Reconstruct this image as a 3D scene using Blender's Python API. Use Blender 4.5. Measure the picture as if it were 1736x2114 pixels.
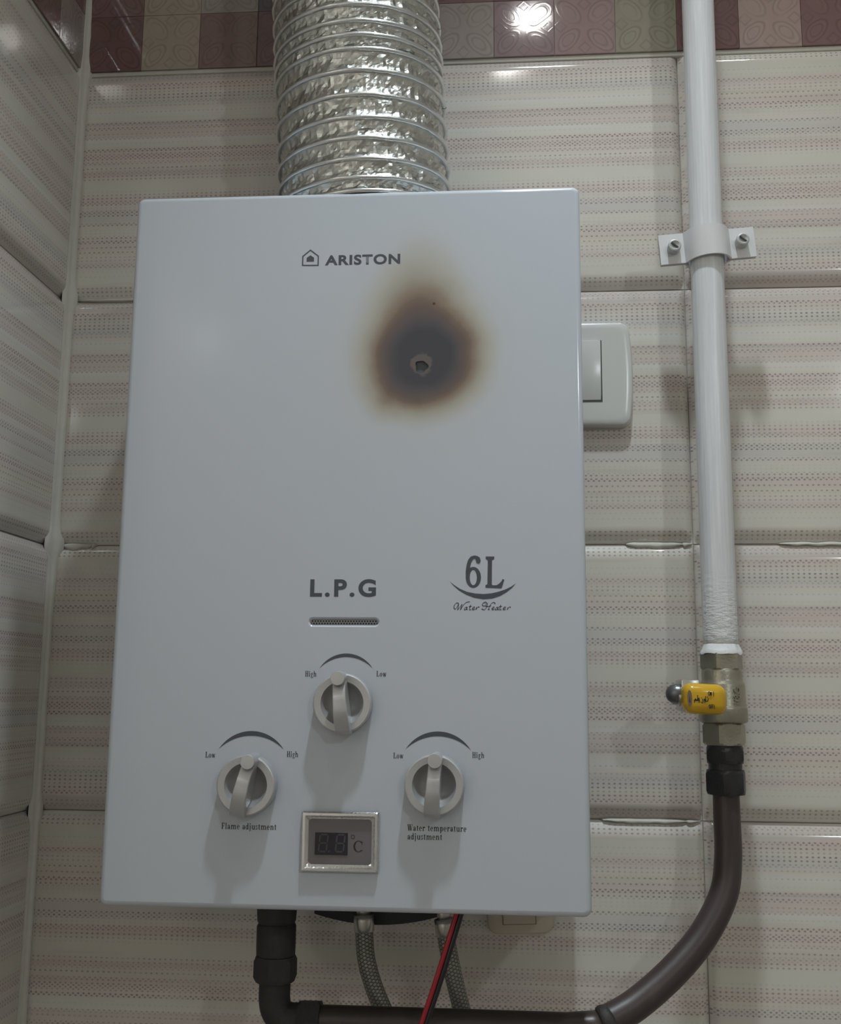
import bpy, bmesh, math, random
from mathutils import Vector, Matrix, noise

for o in list(bpy.data.objects):
    bpy.data.objects.remove(o, do_unlink=True)
S = bpy.context.scene
COL = S.collection
V = Vector
PI = math.pi

# ------------------------------------------------------------------ camera
YAW, PITCH, ROLL = 0.0777, 0.1659, 0.0084
CAM = V((0.0963, -0.7952, 0.1301))
cd = bpy.data.cameras.new('camera')
cd.sensor_fit = 'VERTICAL'
cd.sensor_height = 24.0
cd.lens = 24.0 * 2194.7 / 2114.0
cd.clip_start = 0.01
cam = bpy.data.objects.new('camera', cd)
COL.objects.link(cam)
fwd = V((-math.sin(YAW) * math.cos(PITCH), math.cos(YAW) * math.cos(PITCH), math.sin(PITCH)))
rgt = V((math.cos(YAW), math.sin(YAW), 0))
upv = rgt.cross(fwd)
r2 = rgt * math.cos(ROLL) + upv * math.sin(ROLL)
u2 = -rgt * math.sin(ROLL) + upv * math.cos(ROLL)
M = Matrix((r2, u2, -fwd)).transposed().to_4x4()
M.translation = CAM
cam.matrix_world = M
S.camera = cam

# ------------------------------------------------------------------ world, lamps, exposure
w = bpy.data.worlds.new('world')
S.world = w
w.use_nodes = True
w.node_tree.nodes['Background'].inputs[0].default_value = (0.9, 0.95, 1.0, 1)
w.node_tree.nodes['Background'].inputs[1].default_value = 0.05

def lamp(name, loc, radius, power, color=(1, 1, 1), spread=PI):
    d = bpy.data.lights.new(name, 'AREA')
    d.shape = 'DISK'
    d.size = radius * 2
    d.energy = power
    d.color = color
    d.spread = spread
    o = bpy.data.objects.new(name, d)
    o.location = loc
    COL.objects.link(o)
    return o

CEIL = 1.20
WARM = (1.0, 0.985, 0.955)
COOL = (0.82, 0.93, 1.0)
R_ = math.radians
lamp('downlight', (0.162, -0.378, CEIL - 0.004), 0.030, 1.75, COOL, R_(78))
lamp('downlight', (0.146, -0.765, CEIL - 0.004), 0.030, 0.4, WARM)
lamp('downlight', (0.400, -0.450, CEIL - 0.004), 0.022, 0.6, WARM)
lamp('downlight', (-1.000, -0.800, CEIL - 0.004), 0.060, 20.0, (0.96, 0.98, 1.0))  # added fill lamp, unseen behind the side wall, raises the ambient by bounce
lamp('wall_light', (0.820, -1.485, 0.800), 0.030, 2.0, (0.90, 0.98, 1.0)).rotation_euler = (R_(90), 0, 0)
lamp('wall_light', (-0.490, -1.485, 0.815), 0.022, 0.022, (0.95, 1.0, 0.95)).rotation_euler = (R_(90), 0, 0)
S.cycles.max_bounces = 5
S.cycles.diffuse_bounces = 3
S.cycles.glossy_bounces = 3
S.cycles.caustics_reflective = False
S.cycles.caustics_refractive = False
S.view_settings.view_transform = 'Standard'
S.view_settings.look = 'None'
S.view_settings.gamma = 1.0
S.view_settings.use_curve_mapping = False
S.view_settings.exposure = 0.0

# ------------------------------------------------------------------ helpers
def lin(c):
    return tuple(((v / 255) / 12.92 if v / 255 <= 0.04045 else ((v / 255 + 0.055) / 1.055) ** 2.4) for v in c)

class NT:
    """small node-tree builder"""
    def __init__(self, name):
        self.m = bpy.data.materials.new(name)
        self.m.use_nodes = True
        self.t = self.m.node_tree
        self.b = self.t.nodes['Principled BSDF']
    def n(self, typ, **kw):
        nd = self.t.nodes.new(typ)
        for k, v in kw.items():
            setattr(nd, k, v)
        return nd
    def put(self, sock, val):
        if isinstance(val, bpy.types.NodeSocket):
            self.t.links.new(val, sock)
        else:
            sock.default_value = val
    def math(self, op, a, b=0.0, c=None, clamp=False):
        nd = self.n('ShaderNodeMath', operation=op, use_clamp=clamp)
        self.put(nd.inputs[0], a)
        self.put(nd.inputs[1], b)
        if c is not None:
            self.put(nd.inputs[2], c)
        return nd.outputs[0]
    def mix(self, f, a, b, blend='MIX'):
        nd = self.n('ShaderNodeMix', data_type='RGBA', blend_type=blend)
        self.put(nd.inputs[0], f)
        for s, v in ((nd.inputs[6], a), (nd.inputs[7], b)):
            self.put(s, v if isinstance(v, bpy.types.NodeSocket) else (*v[:3], 1))
        return nd.outputs[2]
    def sstep(self, v, a, b):
        nd = self.n('ShaderNodeMapRange', interpolation_type='SMOOTHSTEP')
        self.put(nd.inputs[0], v)
        nd.inputs[1].default_value = a
        nd.inputs[2].default_value = b
        return nd.outputs[0]
    def coord(self, kind='Object'):
        return self.n('ShaderNodeTexCoord').outputs[kind]
    def xyz(self, v):
        s = self.n('ShaderNodeSeparateXYZ')
        self.put(s.inputs[0], v)
        return s.outputs
    def comb(self, x, y, z):
        s = self.n('ShaderNodeCombineXYZ')
        for i, v in enumerate((x, y, z)):
            self.put(s.inputs[i], v)
        return s.outputs[0]
    def vmul(self, v, s):
        nd = self.n('ShaderNodeVectorMath', operation='MULTIPLY')
        self.put(nd.inputs[0], v)
        nd.inputs[1].default_value = s
        return nd.outputs[0]
    def noise(self, vec, scale, detail=2.0, rough=0.5):
        nd = self.n('ShaderNodeTexNoise')
        self.put(nd.inputs['Vector'], vec)
        nd.inputs['Scale'].default_value = scale
        nd.inputs['Detail'].default_value = detail
        nd.inputs['Roughness'].default_value = rough
        return nd.outputs['Fac']
    def ramp(self, f, stops, interp='LINEAR'):
        nd = self.n('ShaderNodeValToRGB')
        cr = nd.color_ramp
        cr.interpolation = interp
        while len(cr.elements) > 1:
            cr.elements.remove(cr.elements[-1])
        for i, (p, c) in enumerate(stops):
            e = cr.elements[0] if i == 0 else cr.elements.new(min(max(p, 0), 1))
            if i == 0:
                e.position = p
            if not isinstance(c, (tuple, list)):
                c = (c, c, c)
            e.color = (*c[:3], 1)
        self.put(nd.inputs[0], f)
        return nd.outputs[0]
    def bump(self, h, strength=0.3, dist=0.001):
        nd = self.n('ShaderNodeBump')
        nd.inputs['Strength'].default_value = strength
        nd.inputs['Distance'].default_value = dist
        self.put(nd.inputs['Height'], h)
        self.t.links.new(nd.outputs[0], self.b.inputs['Normal'])
    def out(self, color=None, rough=None, metal=None, spec=None, coat=None):
        if color is not None:
            self.put(self.b.inputs['Base Color'], color if isinstance(color, bpy.types.NodeSocket) else (*color, 1))
        if rough is not None:
            self.put(self.b.inputs['Roughness'], rough)
        if metal is not None:
            self.put(self.b.inputs['Metallic'], metal)
        if spec is not None:
            self.put(self.b.inputs['Specular IOR Level'], spec)
        if coat is not None:
            self.put(self.b.inputs['Coat Weight'], coat)
        return self.m

def simple(name, col, rough=0.5, metal=0.0, var=0.06, scale=60.0, bump=0.0, spec=None, coat=None, bdist=0.0006):
    t = NT(name)
    c = t.coord()
    n1 = t.noise(c, scale, 3.0)
    dark = tuple(v * (1 - var) for v in col)
    lite = tuple(min(1, v * (1 + var)) for v in col)
    if bump:
        t.bump(t.noise(c, scale * 4, 3.0), bump, bdist)
    return t.out(t.mix(n1, dark, lite), rough, metal, spec, coat)

def mesh(name, verts, faces, mat, parent=None, smooth=False, uv=None, label=None):
    me = bpy.data.meshes.new(name)
    me.from_pydata([tuple(v) for v in verts], [], faces)
    me.update()
    if uv:
        l = me.uv_layers.new(name='UVMap')
        for i, c in enumerate(uv):
            l.data[i].uv = c
    if smooth:
        me.polygons.foreach_set('use_smooth', [True] * len(me.polygons))
    return link(name, me, mat, parent, label)

def link(name, me, mat, parent=None, label=None):
    o = bpy.data.objects.new(name, me)
    COL.objects.link(o)
    if mat and not me.materials:
        me.materials.append(mat)
    if parent:
        o.parent = parent
        o.location = -wloc(parent)
    if label:
        o['label'] = label
    return o

def wloc(o):
    p = V((0, 0, 0))
    while o:
        p += o.location
        o = o.parent
    return p

def thing(name, label, cat, loc=(0, 0, 0), group=None):
    o = bpy.data.objects.new(name, None)
    o.empty_display_size = 0.02
    o.location = loc
    COL.objects.link(o)
    o['label'] = label
    o['category'] = cat
    if group:
        o['group'] = group
    return o

def bmo(name, bm, mat, parent=None, smooth=False, label=None, autosmooth=None):
    bmesh.ops.recalc_face_normals(bm, faces=bm.faces)
    me = bpy.data.meshes.new(name)
    bm.to_mesh(me)
    bm.free()
    if smooth:
        me.polygons.foreach_set('use_smooth', [True] * len(me.polygons))
        if autosmooth:
            me.set_sharp_from_angle(angle=math.radians(autosmooth))
    return link(name, me, mat, parent, label)

def add_box(bm, x0, x1, y0, y1, z0, z1, bev=0.0, seg=3, rot=None):
    r = bmesh.ops.create_cube(bm, size=1.0)
    vs = r['verts']
    c = V(((x0 + x1) / 2, (y0 + y1) / 2, (z0 + z1) / 2))
    for v in vs:
        v.co = V((v.co.x * abs(x1 - x0), v.co.y * abs(y1 - y0), v.co.z * abs(z1 - z0)))
    if bev:
        es = list({e for v in vs for e in v.link_edges})
        rr = bmesh.ops.bevel(bm, geom=es, offset=bev, segments=seg, profile=0.5, affect='EDGES')
        vs = list({v for f in rr['faces'] for v in f.verts} | {v for v in vs if v.is_valid})
        # collect the whole island
        seen = set(vs)
        st = list(vs)
        while st:
            v = st.pop()
            for e in v.link_edges:
                q = e.other_vert(v)
                if q not in seen:
                    seen.add(q)
                    st.append(q)
        vs = list(seen)
    for v in vs:
        v.co = (rot @ v.co if rot else v.co) + c
    return vs

def box(name, x0, x1, y0, y1, z0, z1, mat, parent=None, bev=0.0, seg=3, rot=None, label=None):
    bm = bmesh.new()
    add_box(bm, x0, x1, y0, y1, z0, z1, bev, seg, rot)
    return bmo(name, bm, mat, parent, bool(bev), label, 40 if bev else None)

def frame_from(d):
    d = d.normalized()
    a = V((0, 0, 1)) if abs(d.z) < 0.9 else V((1, 0, 0))
    x = a.cross(d).normalized()
    return x, d.cross(x).normalized(), d

def lathe(name, prof, origin, axis, mat, parent=None, seg=32, n=None, phase=0.0, smooth=True, sharp=35, label=None):
    """prof: list of (radius, height along axis)"""
    x, y, d = frame_from(V(axis))
    o = V(origin)
    verts, faces = [], []
    for r, h in prof:
        for k in range(seg):
            a = phase + 2 * PI * k / seg
            verts.append(o + d * h + (x * math.cos(a) + y * math.sin(a)) * r)
    for i in range(len(prof) - 1):
        for k in range(seg):
            k2 = (k + 1) % seg
            faces.append((i * seg + k, i * seg + k2, (i + 1) * seg + k2, (i + 1) * seg + k))
    faces.append(tuple(range(seg))[::-1])
    faces.append(tuple((len(prof) - 1) * seg + k for k in range(seg)))
    bm = bmesh.new()
    bv = [bm.verts.new(v) for v in verts]
    for f in faces:
        bm.faces.new([bv[i] for i in f])
    return bmo(name, bm, mat, parent, smooth, label, sharp if smooth else None)

def spline(pts, n=8):
    P = [V(p) for p in pts]
    P = [P[0] * 2 - P[1]] + P + [P[-1] * 2 - P[-2]]
    out = []
    for i in range(1, len(P) - 2):
        a, b, c, d = P[i - 1], P[i], P[i + 1], P[i + 2]
        for k in range(n):
            t = k / n
            out.append(0.5 * ((2 * b) + (c - a) * t + (2 * a - 5 * b + 4 * c - d) * t * t + (3 * b - a - 3 * c + d) * t ** 3))
    out.append(P[-2])
    return out

def tube(name, pts, rad, mat, parent=None, seg=20, cap=True, label=None):
    """swept tube with UVs (u around, v length in metres)"""
    n = len(pts)
    T = [(pts[min(i + 1, n - 1)] - pts[max(i - 1, 0)]).normalized() for i in range(n)]
    x, y, _ = frame_from(T[0])
    verts, L, s = [], [], 0.0
    for i in range(n):
        if i:
            s += (pts[i] - pts[i - 1]).length
            x = (x - T[i] * x.dot(T[i])).normalized()
            y = T[i].cross(x)
        r = rad(s) if callable(rad) else rad
        L.append(s)
        for k in range(seg):
            a = 2 * PI * k / seg
            verts.append(pts[i] + (x * math.cos(a) + y * math.sin(a)) * r)
    faces, uv = [], []
    for i in range(n - 1):
        for k in range(seg):
            k2 = (k + 1) % seg
            faces.append((i * seg + k, i * seg + k2, (i + 1) * seg + k2, (i + 1) * seg + k))
            uv += [(k / seg, L[i]), ((k + 1) / seg, L[i]), ((k + 1) / seg, L[i + 1]), (k / seg, L[i + 1])]
    if cap:
        faces.append(tuple(range(seg))[::-1])
        uv += [(0, 0)] * seg
        faces.append(tuple((n - 1) * seg + k for k in range(seg)))
        uv += [(0, s)] * seg
    return mesh(name, verts, faces, mat, parent, True, uv, label)

def hexnut(name, r, h0, h1, origin, axis, mat, parent, phase=0.0, ch=0.0012, label=None, sub=1):
    """hexagonal nut with chamfered ends"""
    x, y, d = frame_from(V(axis))
    o = V(origin)
    N = 36
    def ring(rr, h, lim):
        out = []
        for k in range(N):
            a = 2 * PI * k / N
            q = (a + PI / 6) % (PI / 3) - PI / 6
            hexr = rr * math.cos(PI / 6) / math.cos(abs(abs(q)) if True else 0)
            # distance to the flat, vertices at odd multiples of 30 degrees
            hexr = rr * math.cos(PI / 6) / math.cos(q)
            out.append(o + d * h + (x * math.cos(a + phase) + y * math.sin(a + phase)) * min(hexr, lim))
        return out
    rings = [ring(r, h0, r * 0.88), ring(r, h0 + ch * 0.6, r * 0.94), ring(r, h0 + ch * 1.3, r), ring(r, h1 - ch * 1.3, r), ring(r, h1 - ch * 0.6, r * 0.94), ring(r, h1, r * 0.88)]
    bm = bmesh.new()
    bv = [[bm.verts.new(p) for p in rg] for rg in rings]
    for i in range(len(bv) - 1):
        for k in range(N):
            bm.faces.new((bv[i][k], bv[i][(k + 1) % N], bv[i + 1][(k + 1) % N], bv[i + 1][k]))
    bm.faces.new(bv[0])
    bm.faces.new(bv[-1])
    return bmo(name, bm, mat, parent, True, label, 22)

def flat(name, polys, y, mat, parent, org=(0, 0), sc=1.0, rot=0.0, sx=1.0, label=None, thick=0.00012):
    """thin printed shapes on a plane facing -Y; polys are lists of (x, z)"""
    bm = bmesh.new()
    ca, sa = math.cos(rot), math.sin(rot)
    for p in polys:
        vs = []
        for a, b in p:
            a, b = a * sc * sx, b * sc
            vs.append(bm.verts.new((org[0] + a * ca - b * sa, y, org[1] + a * sa + b * ca)))
        try:
            bm.faces.new(vs)
        except ValueError:
            pass
    me = bpy.data.meshes.new(name)
    bm.normal_update()
    for f in bm.faces:
        if f.normal.y > 0:
            f.normal_flip()
    bm.to_mesh(me)
    bm.free()
    return link(name, me, mat, parent, label)

# ------------------------------------------------------------------ dimensions (metres; x right, y into the wall, z up; heater bottom z = 0)
D = 0.141            # heater front stands this far off the tiled wall
HW, HH = 0.1475, 0.4553
XC = -0.2525         # inner corner with the left wall
TW, TH = 0.491, 0.2  # tile size
ROW0 = 0.6392        # lower edge of the mosaic border
WB = 0.0072          # depth of the wall backing behind the tile faces
JX = XC + TW         # vertical joint behind the pipe

# ------------------------------------------------------------------ tile material
def tile_material():
    t = NT('striped_tile')
    co = t.coord()
    s = t.xyz(co)
    X, Z = s[0], s[2]
    wob = t.math('MULTIPLY', t.math('SUBTRACT', t.noise(t.vmul(co, (1, 1, 0.05)), 14.0, 1.0), 0.5), 0.006)
    tt = t.math('SUBTRACT', 1.0, t.math('DIVIDE', Z, TH))           # 0 at the top edge, 1 at the lower edge
    tw = t.math('ADD', tt, wob)
    P, G, K, B, Y = (0.755, 0.710, 0.635), (0.742, 0.718, 0.635), (0.725, 0.645, 0.590), (0.695, 0.662, 0.618), (0.750, 0.695, 0.590)
    Dk = (0.640, 0.580, 0.535)
    L = (0.780, 0.755, 0.700)
    base = [(0.0, L), (0.05, P), (0.07, G), (0.115, G), (0.13, K), (0.15, K), (0.17, P), (0.20, Y), (0.215, K), (0.225, K), (0.24, K), (0.252, K), (0.262, G),
            (0.30, P), (0.33, B), (0.36, B), (0.39, P), (0.41, K), (0.43, K), (0.45, G), (0.50, G), (0.535, K), (0.56, P), (0.60, K), (0.645, K), (0.655, G), (0.69, L), (0.70, K)]
    base2 = [(0.0, K), (0.12, K), (0.20, Dk), (0.225, K), (0.245, G), (0.36, L), (0.44, P), (0.5, B), (0.58, B), (0.65, P), (0.72, K), (0.80, K), (0.83, Dk), (1.0, Dk)]
    c1 = t.ramp(tw, base)
    c2 = t.ramp(t.math('DIVIDE', t.math('SUBTRACT', tw, 0.70), 0.30), base2)
    col = t.mix(t.math('GREATER_THAN', tw, 0.70), c1, c2)
    # long soft streaks of pink, olive and grey along the tile
    sv = t.comb(t.math('MULTIPLY', X, 6.0), t.math('ADD', t.n('ShaderNodeObjectInfo').outputs['Random'], 0.0), t.math('MULTIPLY', Z, 95.0))
    n1 = t.noise(sv, 1.0, 3.0, 0.6)
    col = t.mix(t.math('MULTIPLY', t.sstep(n1, 0.52, 0.75), 0.38), col, (0.59, 0.515, 0.47))
    col = t.mix(t.math('MULTIPLY', t.sstep(n1, 0.48, 0.25), 0.35), col, (0.76, 0.73, 0.655))
    # print rows: lattice of small staggered dots
    N = 145
    amp = [0.0] * N
    def rows(lst, off):
        for yc, a in lst:
            k = int((off + yc / 6.607) / 580.0 * N)
            if 0 <= k < N:
                amp[k] = max(amp[k], a)
    rows([(190, .4), (245, .8), (295, .7), (475, .18), (560, .15), (635, .7), (670, .6), (700, .2), (748, .5), (808, .5), (860, .15), (888, .75), (950, .75), (975, .6),
          (1052, .9), (1080, .85), (1108, .85), (1136, .3), (1190, .12), (1250, .12), (1330, .85), (1362, .45), (1497, .95), (1525, .5), (1553, .95), (1580, .5), (1615, .2), (1665, .75), (1698, .6), (1726, .75),
          (1782, .85), (1830, .55), (1890, .15)], -19.7)
    rows([(130, .65), (160, .7), (190, .2), (230, .5), (255, .35), (305, .75), (390, .55), (414, .6), (455, .8), (482, .8), (508, .8), (535, .6), (580, 1.0), (620, .9), (720, .15), (803, .5), (830, .3),
          (890, .5), (950, .65), (980, .8), (1042, .4), (1080, .9), (1150, .1), (1245, .3), (1370, .4), (1400, .4), (1450, .5), (1485, .9), (1545, 1.0), (1605, .5), (1658, .9), (1695, .7), (1735, .9),
          (1835, .6), (1885, .5), (1920, .4)], 280.3)
    kt = t.math('MULTIPLY', tt, float(N))
    k = t.math('FLOOR', kt)
    CH = 29
    tot = None
    for i in range(N // CH):
        st = [(0.0, amp[i * CH])]
        for j in range(1, CH):
            st.append((j / CH, amp[i * CH + j]))
        # drop repeats to stay under the stop limit
        st2 = [st[0]] + [b for a, b in zip(st, st[1:]) if a[1] != b[1]]
        f = t.math('DIVIDE', t.math('ADD', t.math('SUBTRACT', k, float(i * CH)), 0.5), float(CH))
        r = t.ramp(f, st2, 'CONSTANT')
        inside = t.math('MULTIPLY', t.math('GREATER_THAN', f, 0.0), t.math('LESS_THAN', f, 1.0))
        v = t.math('MULTIPLY', r, inside)
        tot = v if tot is None else t.math('ADD', tot, v)
    par = t.math('MULTIPLY', t.math('MODULO', k, 2.0), 0.5)
    fx = t.math('SUBTRACT', t.math('FRACT', t.math('ADD', t.math('DIVIDE', X, 0.00395), par)), 0.5)
    fy = t.math('SUBTRACT', t.math('FRACT', kt), 0.5)
    dx = t.math('MULTIPLY', fx, 3.95)
    dy = t.math('MULTIPLY', fy, 1.38)
    jag = t.math('MULTIPLY', t.math('SUBTRACT', t.noise(co, 900.0, 1.0), 0.5), 0.7)
    dist = t.math('ADD', t.math('SQRT', t.math('ADD', t.math('MULTIPLY', t.math('MULTIPLY', dx, dx), 0.6), t.math('MULTIPLY', dy, dy))), jag)
    dot = t.sstep(dist, 0.95, 0.35)
    fade = t.sstep(t.noise(t.vmul(co, (30, 30, 140)), 1.0, 2.0), 0.25, 0.6)
    m = t.math('MULTIPLY', t.math('MULTIPLY', dot, tot), t.math('ADD', 0.45, t.math('MULTIPLY', fade, 0.55)))
    dotc = t.mix(t.noise(t.vmul(co, (20, 20, 60)), 1.0, 1.0), (0.215, 0.175, 0.170), (0.26, 0.185, 0.195))
    col = t.mix(t.math('MULTIPLY', m, 0.80), col, dotc)
    # faint tint between dense rows
    t.bump(t.noise(co, 22.0, 1.0), 0.10, 0.002)
    return t.out(col, 0.10, 0.0, 0.5)

M_tile = tile_material()
M_grout = simple('grout', (0.64, 0.62, 0.55), 0.75, 0, 0.12, 90, 0.4)
M_caulk = simple('caulk', (0.62, 0.60, 0.53), 0.6, 0, 0.08, 120, 0.3)
M_plainwall = simple('plain_tile_wall', (0.66, 0.63, 0.58), 0.3, 0, 0.08, 8)
M_ceiling = simple('ceiling_paint', (0.80, 0.80, 0.78), 0.8, 0, 0.03, 6)
M_floor = simple('floor_tile', (0.34, 0.31, 0.28), 0.35, 0, 0.15, 9)

def mosaic_material(name, col, alt):
    """one square of the printed mosaic: four leaf-like ovals on the diagonals"""
    t = NT(name)
    co = t.coord()
    s = t.xyz(co)
    wv = t.math('MULTIPLY', t.math('SUBTRACT', t.noise(co, 60.0, 1.0), 0.5), 0.006)
    ax = t.math('SUBTRACT', t.math('ABSOLUTE', t.math('ADD', s[0], wv)), 0.0125)
    az = t.math('SUBTRACT', t.math('ABSOLUTE', t.math('SUBTRACT', s[2], wv)), 0.0125)
    p = t.math('MULTIPLY', t.math('ADD', ax, az), 0.7071)
    q = t.math('MULTIPLY', t.math('SUBTRACT', ax, az), 0.7071)
    e = t.math('SQRT', t.math('ADD', t.math('POWER', t.math('DIVIDE', p, 0.0125), 2.0), t.math('POWER', t.math('DIVIDE', q, 0.0075), 2.0)))
    # hearts between the ovals, near the edge centres
    hx = t.math('ABSOLUTE', t.math('SUBTRACT', t.math('MAXIMUM', t.math('ABSOLUTE', s[0]), t.math('ABSOLUTE', s[2])), 0.0195))
    hz = t.math('MINIMUM', t.math('ABSOLUTE', s[0]), t.math('ABSOLUTE', s[2]))
    h = t.math('ADD', hx, hz)
    line = t.math('MAXIMUM', t.sstep(t.math('ABSOLUTE', t.math('SUBTRACT', e, 0.92)), 0.14, 0.03), t.math('MULTIPLY', t.sstep(t.math('ABSOLUTE', t.math('SUBTRACT', e, 0.52)), 0.12, 0.02), 0.8))
    line = t.math('MAXIMUM', line, t.math('MULTIPLY', t.sstep(t.math('ABSOLUTE', t.math('SUBTRACT', h, 0.005)), 0.0016, 0.0004), 0.8))
    vis = t.sstep(t.noise(co, 45.0, 1.0), 0.30, 0.55)
    c = t.mix(t.noise(co, 90.0, 3.0), tuple(v * 0.90 for v in col), tuple(v * 1.10 for v in col))
    c = t.mix(t.math('MULTIPLY', t.sstep(e, 0.9, 0.75), 0.30), c, alt)
    c = t.mix(t.math('MULTIPLY', t.math('MULTIPLY', line, vis), 0.45), c, tuple(v * 0.55 for v in col))
    t.bump(t.math('ADD', t.math('MULTIPLY', line, 0.10), t.noise(co, 30.0, 1.0)), 0.03, 0.002)
    return t.out(c, 0.06, 0.0, 0.55)

MOS = {
    'maroon': mosaic_material('mosaic_maroon', (0.195, 0.112, 0.108), (0.23, 0.135, 0.125)),
    'wine': mosaic_material('mosaic_wine', (0.235, 0.140, 0.138), (0.27, 0.165, 0.155)),
    'beige': mosaic_material('mosaic_beige', (0.42, 0.350, 0.280), (0.45, 0.38, 0.31)),
    'brown': mosaic_material('mosaic_brown', (0.245, 0.158, 0.145), (0.28, 0.18, 0.165)),
    'taupe': mosaic_material('mosaic_taupe', (0.375, 0.320, 0.290), (0.41, 0.35, 0.315)),
    'mauve': mosaic_material('mosaic_mauve', (0.300, 0.222, 0.225), (0.33, 0.25, 0.25)),
    'rose': mosaic_material('mosaic_rose', (0.345, 0.245, 0.238), (0.38, 0.28, 0.27)),
    'olive': mosaic_material('mosaic_olive', (0.325, 0.298, 0.228), (0.36, 0.335, 0.262)),
    'blush': mosaic_material('mosaic_blush', (0.42, 0.315, 0.285), (0.46, 0.35, 0.32)),
    'plum': mosaic_material('mosaic_plum', (0.125, 0.100, 0.115), (0.15, 0.12, 0.135)),
}

# ------------------------------------------------------------------ setting: shells
def structure(o):
    o['kind'] = 'structure'
    return o
LX, RX, RY, FZ = -1.30, 1.40, -1.50, -1.42
def shell(name, x0, x1, y0, y1, z0, z1, mat):
    return structure(box(name, x0, x1, y0, y1, z0, z1, mat))
wall_back = shell('wall_back', XC - 0.10, RX, WB, 0.10, FZ, CEIL, M_grout)
wall_left = shell('wall_left', XC - 0.10, XC - WB, -0.5, WB, FZ, CEIL, M_grout)
shell('wall_right', RX, RX + 0.1, RY, 0.10, FZ, CEIL, M_plainwall)
shell('wall_far_left', LX - 0.1, LX, RY, 0.10, FZ, CEIL, M_plainwall)
shell('wall_front', LX - 0.10, RX + 0.1, RY - 0.1, RY, FZ, CEIL, M_plainwall)
shell('wall_alcove', LX, XC - 0.10, WB, 0.10, FZ, CEIL, M_plainwall)
shell('floor', LX - 0.10, RX + 0.1, RY - 0.1, 0.10, FZ - 0.1, FZ, M_floor)
shell('ceiling', LX - 0.10, RX + 0.1, RY - 0.1, 0.10, CEIL, CEIL + 0.1, M_ceiling)
for wname, wl in (('wall_back', 'tiled wall behind the heater, striped cream tiles under a mosaic border'), ('wall_left', 'tiled side wall meeting the heater wall in the left corner'),
                  ('wall_right', 'plain light wall on the far right side of the room'), ('wall_far_left', 'plain light wall on the far left side of the room'), ('wall_front', 'plain light wall behind the viewer'),
                  ('wall_alcove', 'plain light wall beyond the tiled side wall'), ('floor', 'brown tiled floor far below the heater'), ('ceiling', 'white painted ceiling with round downlights')):
    bpy.data.objects[wname]['label'] = wl

# ------------------------------------------------------------------ tiles with softly pillowed edges
def tile_mesh(name, w, h, dep=WB - 0.0012, edge=0.0125, eside=0.008, gap=0.0003):
    def stops(L, e):
        f = [0, 0.04, 0.10, 0.2, 0.34, 0.5, 0.68, 0.85, 1.0]
        a = [gap + e * q for q in f]
        return a + [L / 2] + [L - v for v in reversed(a)]
    xs, zs = stops(w, eside), stops(h, edge)
    def drop(d, e):
        q = min(max((d - gap) / e, 0), 1)
        return (1 - q) ** 2
    verts, faces = [], []
    for z in zs:
        for x in xs:
            dz = min(z, h - z)
            dx = min(x, w - x)
            a = drop(dz, edge)
            b = drop(dx, eside)
            dd = 1 - math.sqrt(max(0.0, 1 - min(1, (a * a + b * b)))) if False else min(1.0, math.sqrt(a * a + b * b))
            verts.append((x, dep * 0.94 * dd, z))
    nx = len(xs)
    for j in range(len(zs) - 1):
        for i in range(nx - 1):
            faces.append((j * nx + i, j * nx + i + 1, (j + 1) * nx + i + 1, (j + 1) * nx + i))
    # skirt back to the wall
    bot = [i for i in range(nx)]
    top = [(len(zs) - 1) * nx + i for i in range(nx)]
    lef = [j * nx for j in range(len(zs))]
    rig = [j * nx + nx - 1 for j in range(len(zs))]
    for loop, flip in ((bot, True), (top, False), (lef, False), (rig, True)):
        base = len(verts)
        for i in loop:
            verts.append((verts[i][0], dep + 0.0014, verts[i][2]))
        for a in range(len(loop) - 1):
            f = (loop[a], loop[a + 1], base + a + 1, base + a)
            faces.append(f[::-1] if flip else f)
    me = bpy.data.meshes.new(name)
    me.from_pydata(verts, [], faces)
    me.polygons.foreach_set('use_smooth', [True] * len(me.polygons))
    me.set_sharp_from_angle(angle=math.radians(50))
    me.update()
    me.materials.append(M_tile)
    return me

T_full = tile_mesh('tile', TW, TH)
def place_tile(me, wall, x, z, flip, left=False, w=TW, h=TH):
    o = bpy.data.objects.new('tile', me)
    COL.objects.link(o)
    o.parent = wall
    if not left:
        if flip:
            o.rotation_euler = (0, PI, 0)
            o.location = (x + w, 0, z + h)
        else:
            o.location = (x, 0, z)
    else:
        # on the left wall: face +X ; x is the distance from the corner along -Y
        if flip:
            o.matrix_world = Matrix.Translation((XC, -x, z + h)) @ Matrix.Rotation(PI / 2, 4, 'Z') @ Matrix.Rotation(PI, 4, 'Y')
        else:
            o.matrix_world = Matrix.Translation((XC, -(x + w), z)) @ Matrix.Rotation(PI / 2, 4, 'Z')
    return o
rows_z = [(ROW0 - TH * (i + 1)) for i in range(5)] + [ROW0 + 0.1]
#        row1  row2  row3  row4  row5  above border
flips_l = [True, True, False, False, True, False]
flips_r = [False, True, True, True, False, True]
for z, fl, fr in zip(rows_z, flips_l, flips_r):
    place_tile(T_full, wall_back, XC, z, fl)
    place_tile(T_full, wall_back, JX, z, fr)
    place_tile(T_full, wall_left, 0.0, z, fr, True)

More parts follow.
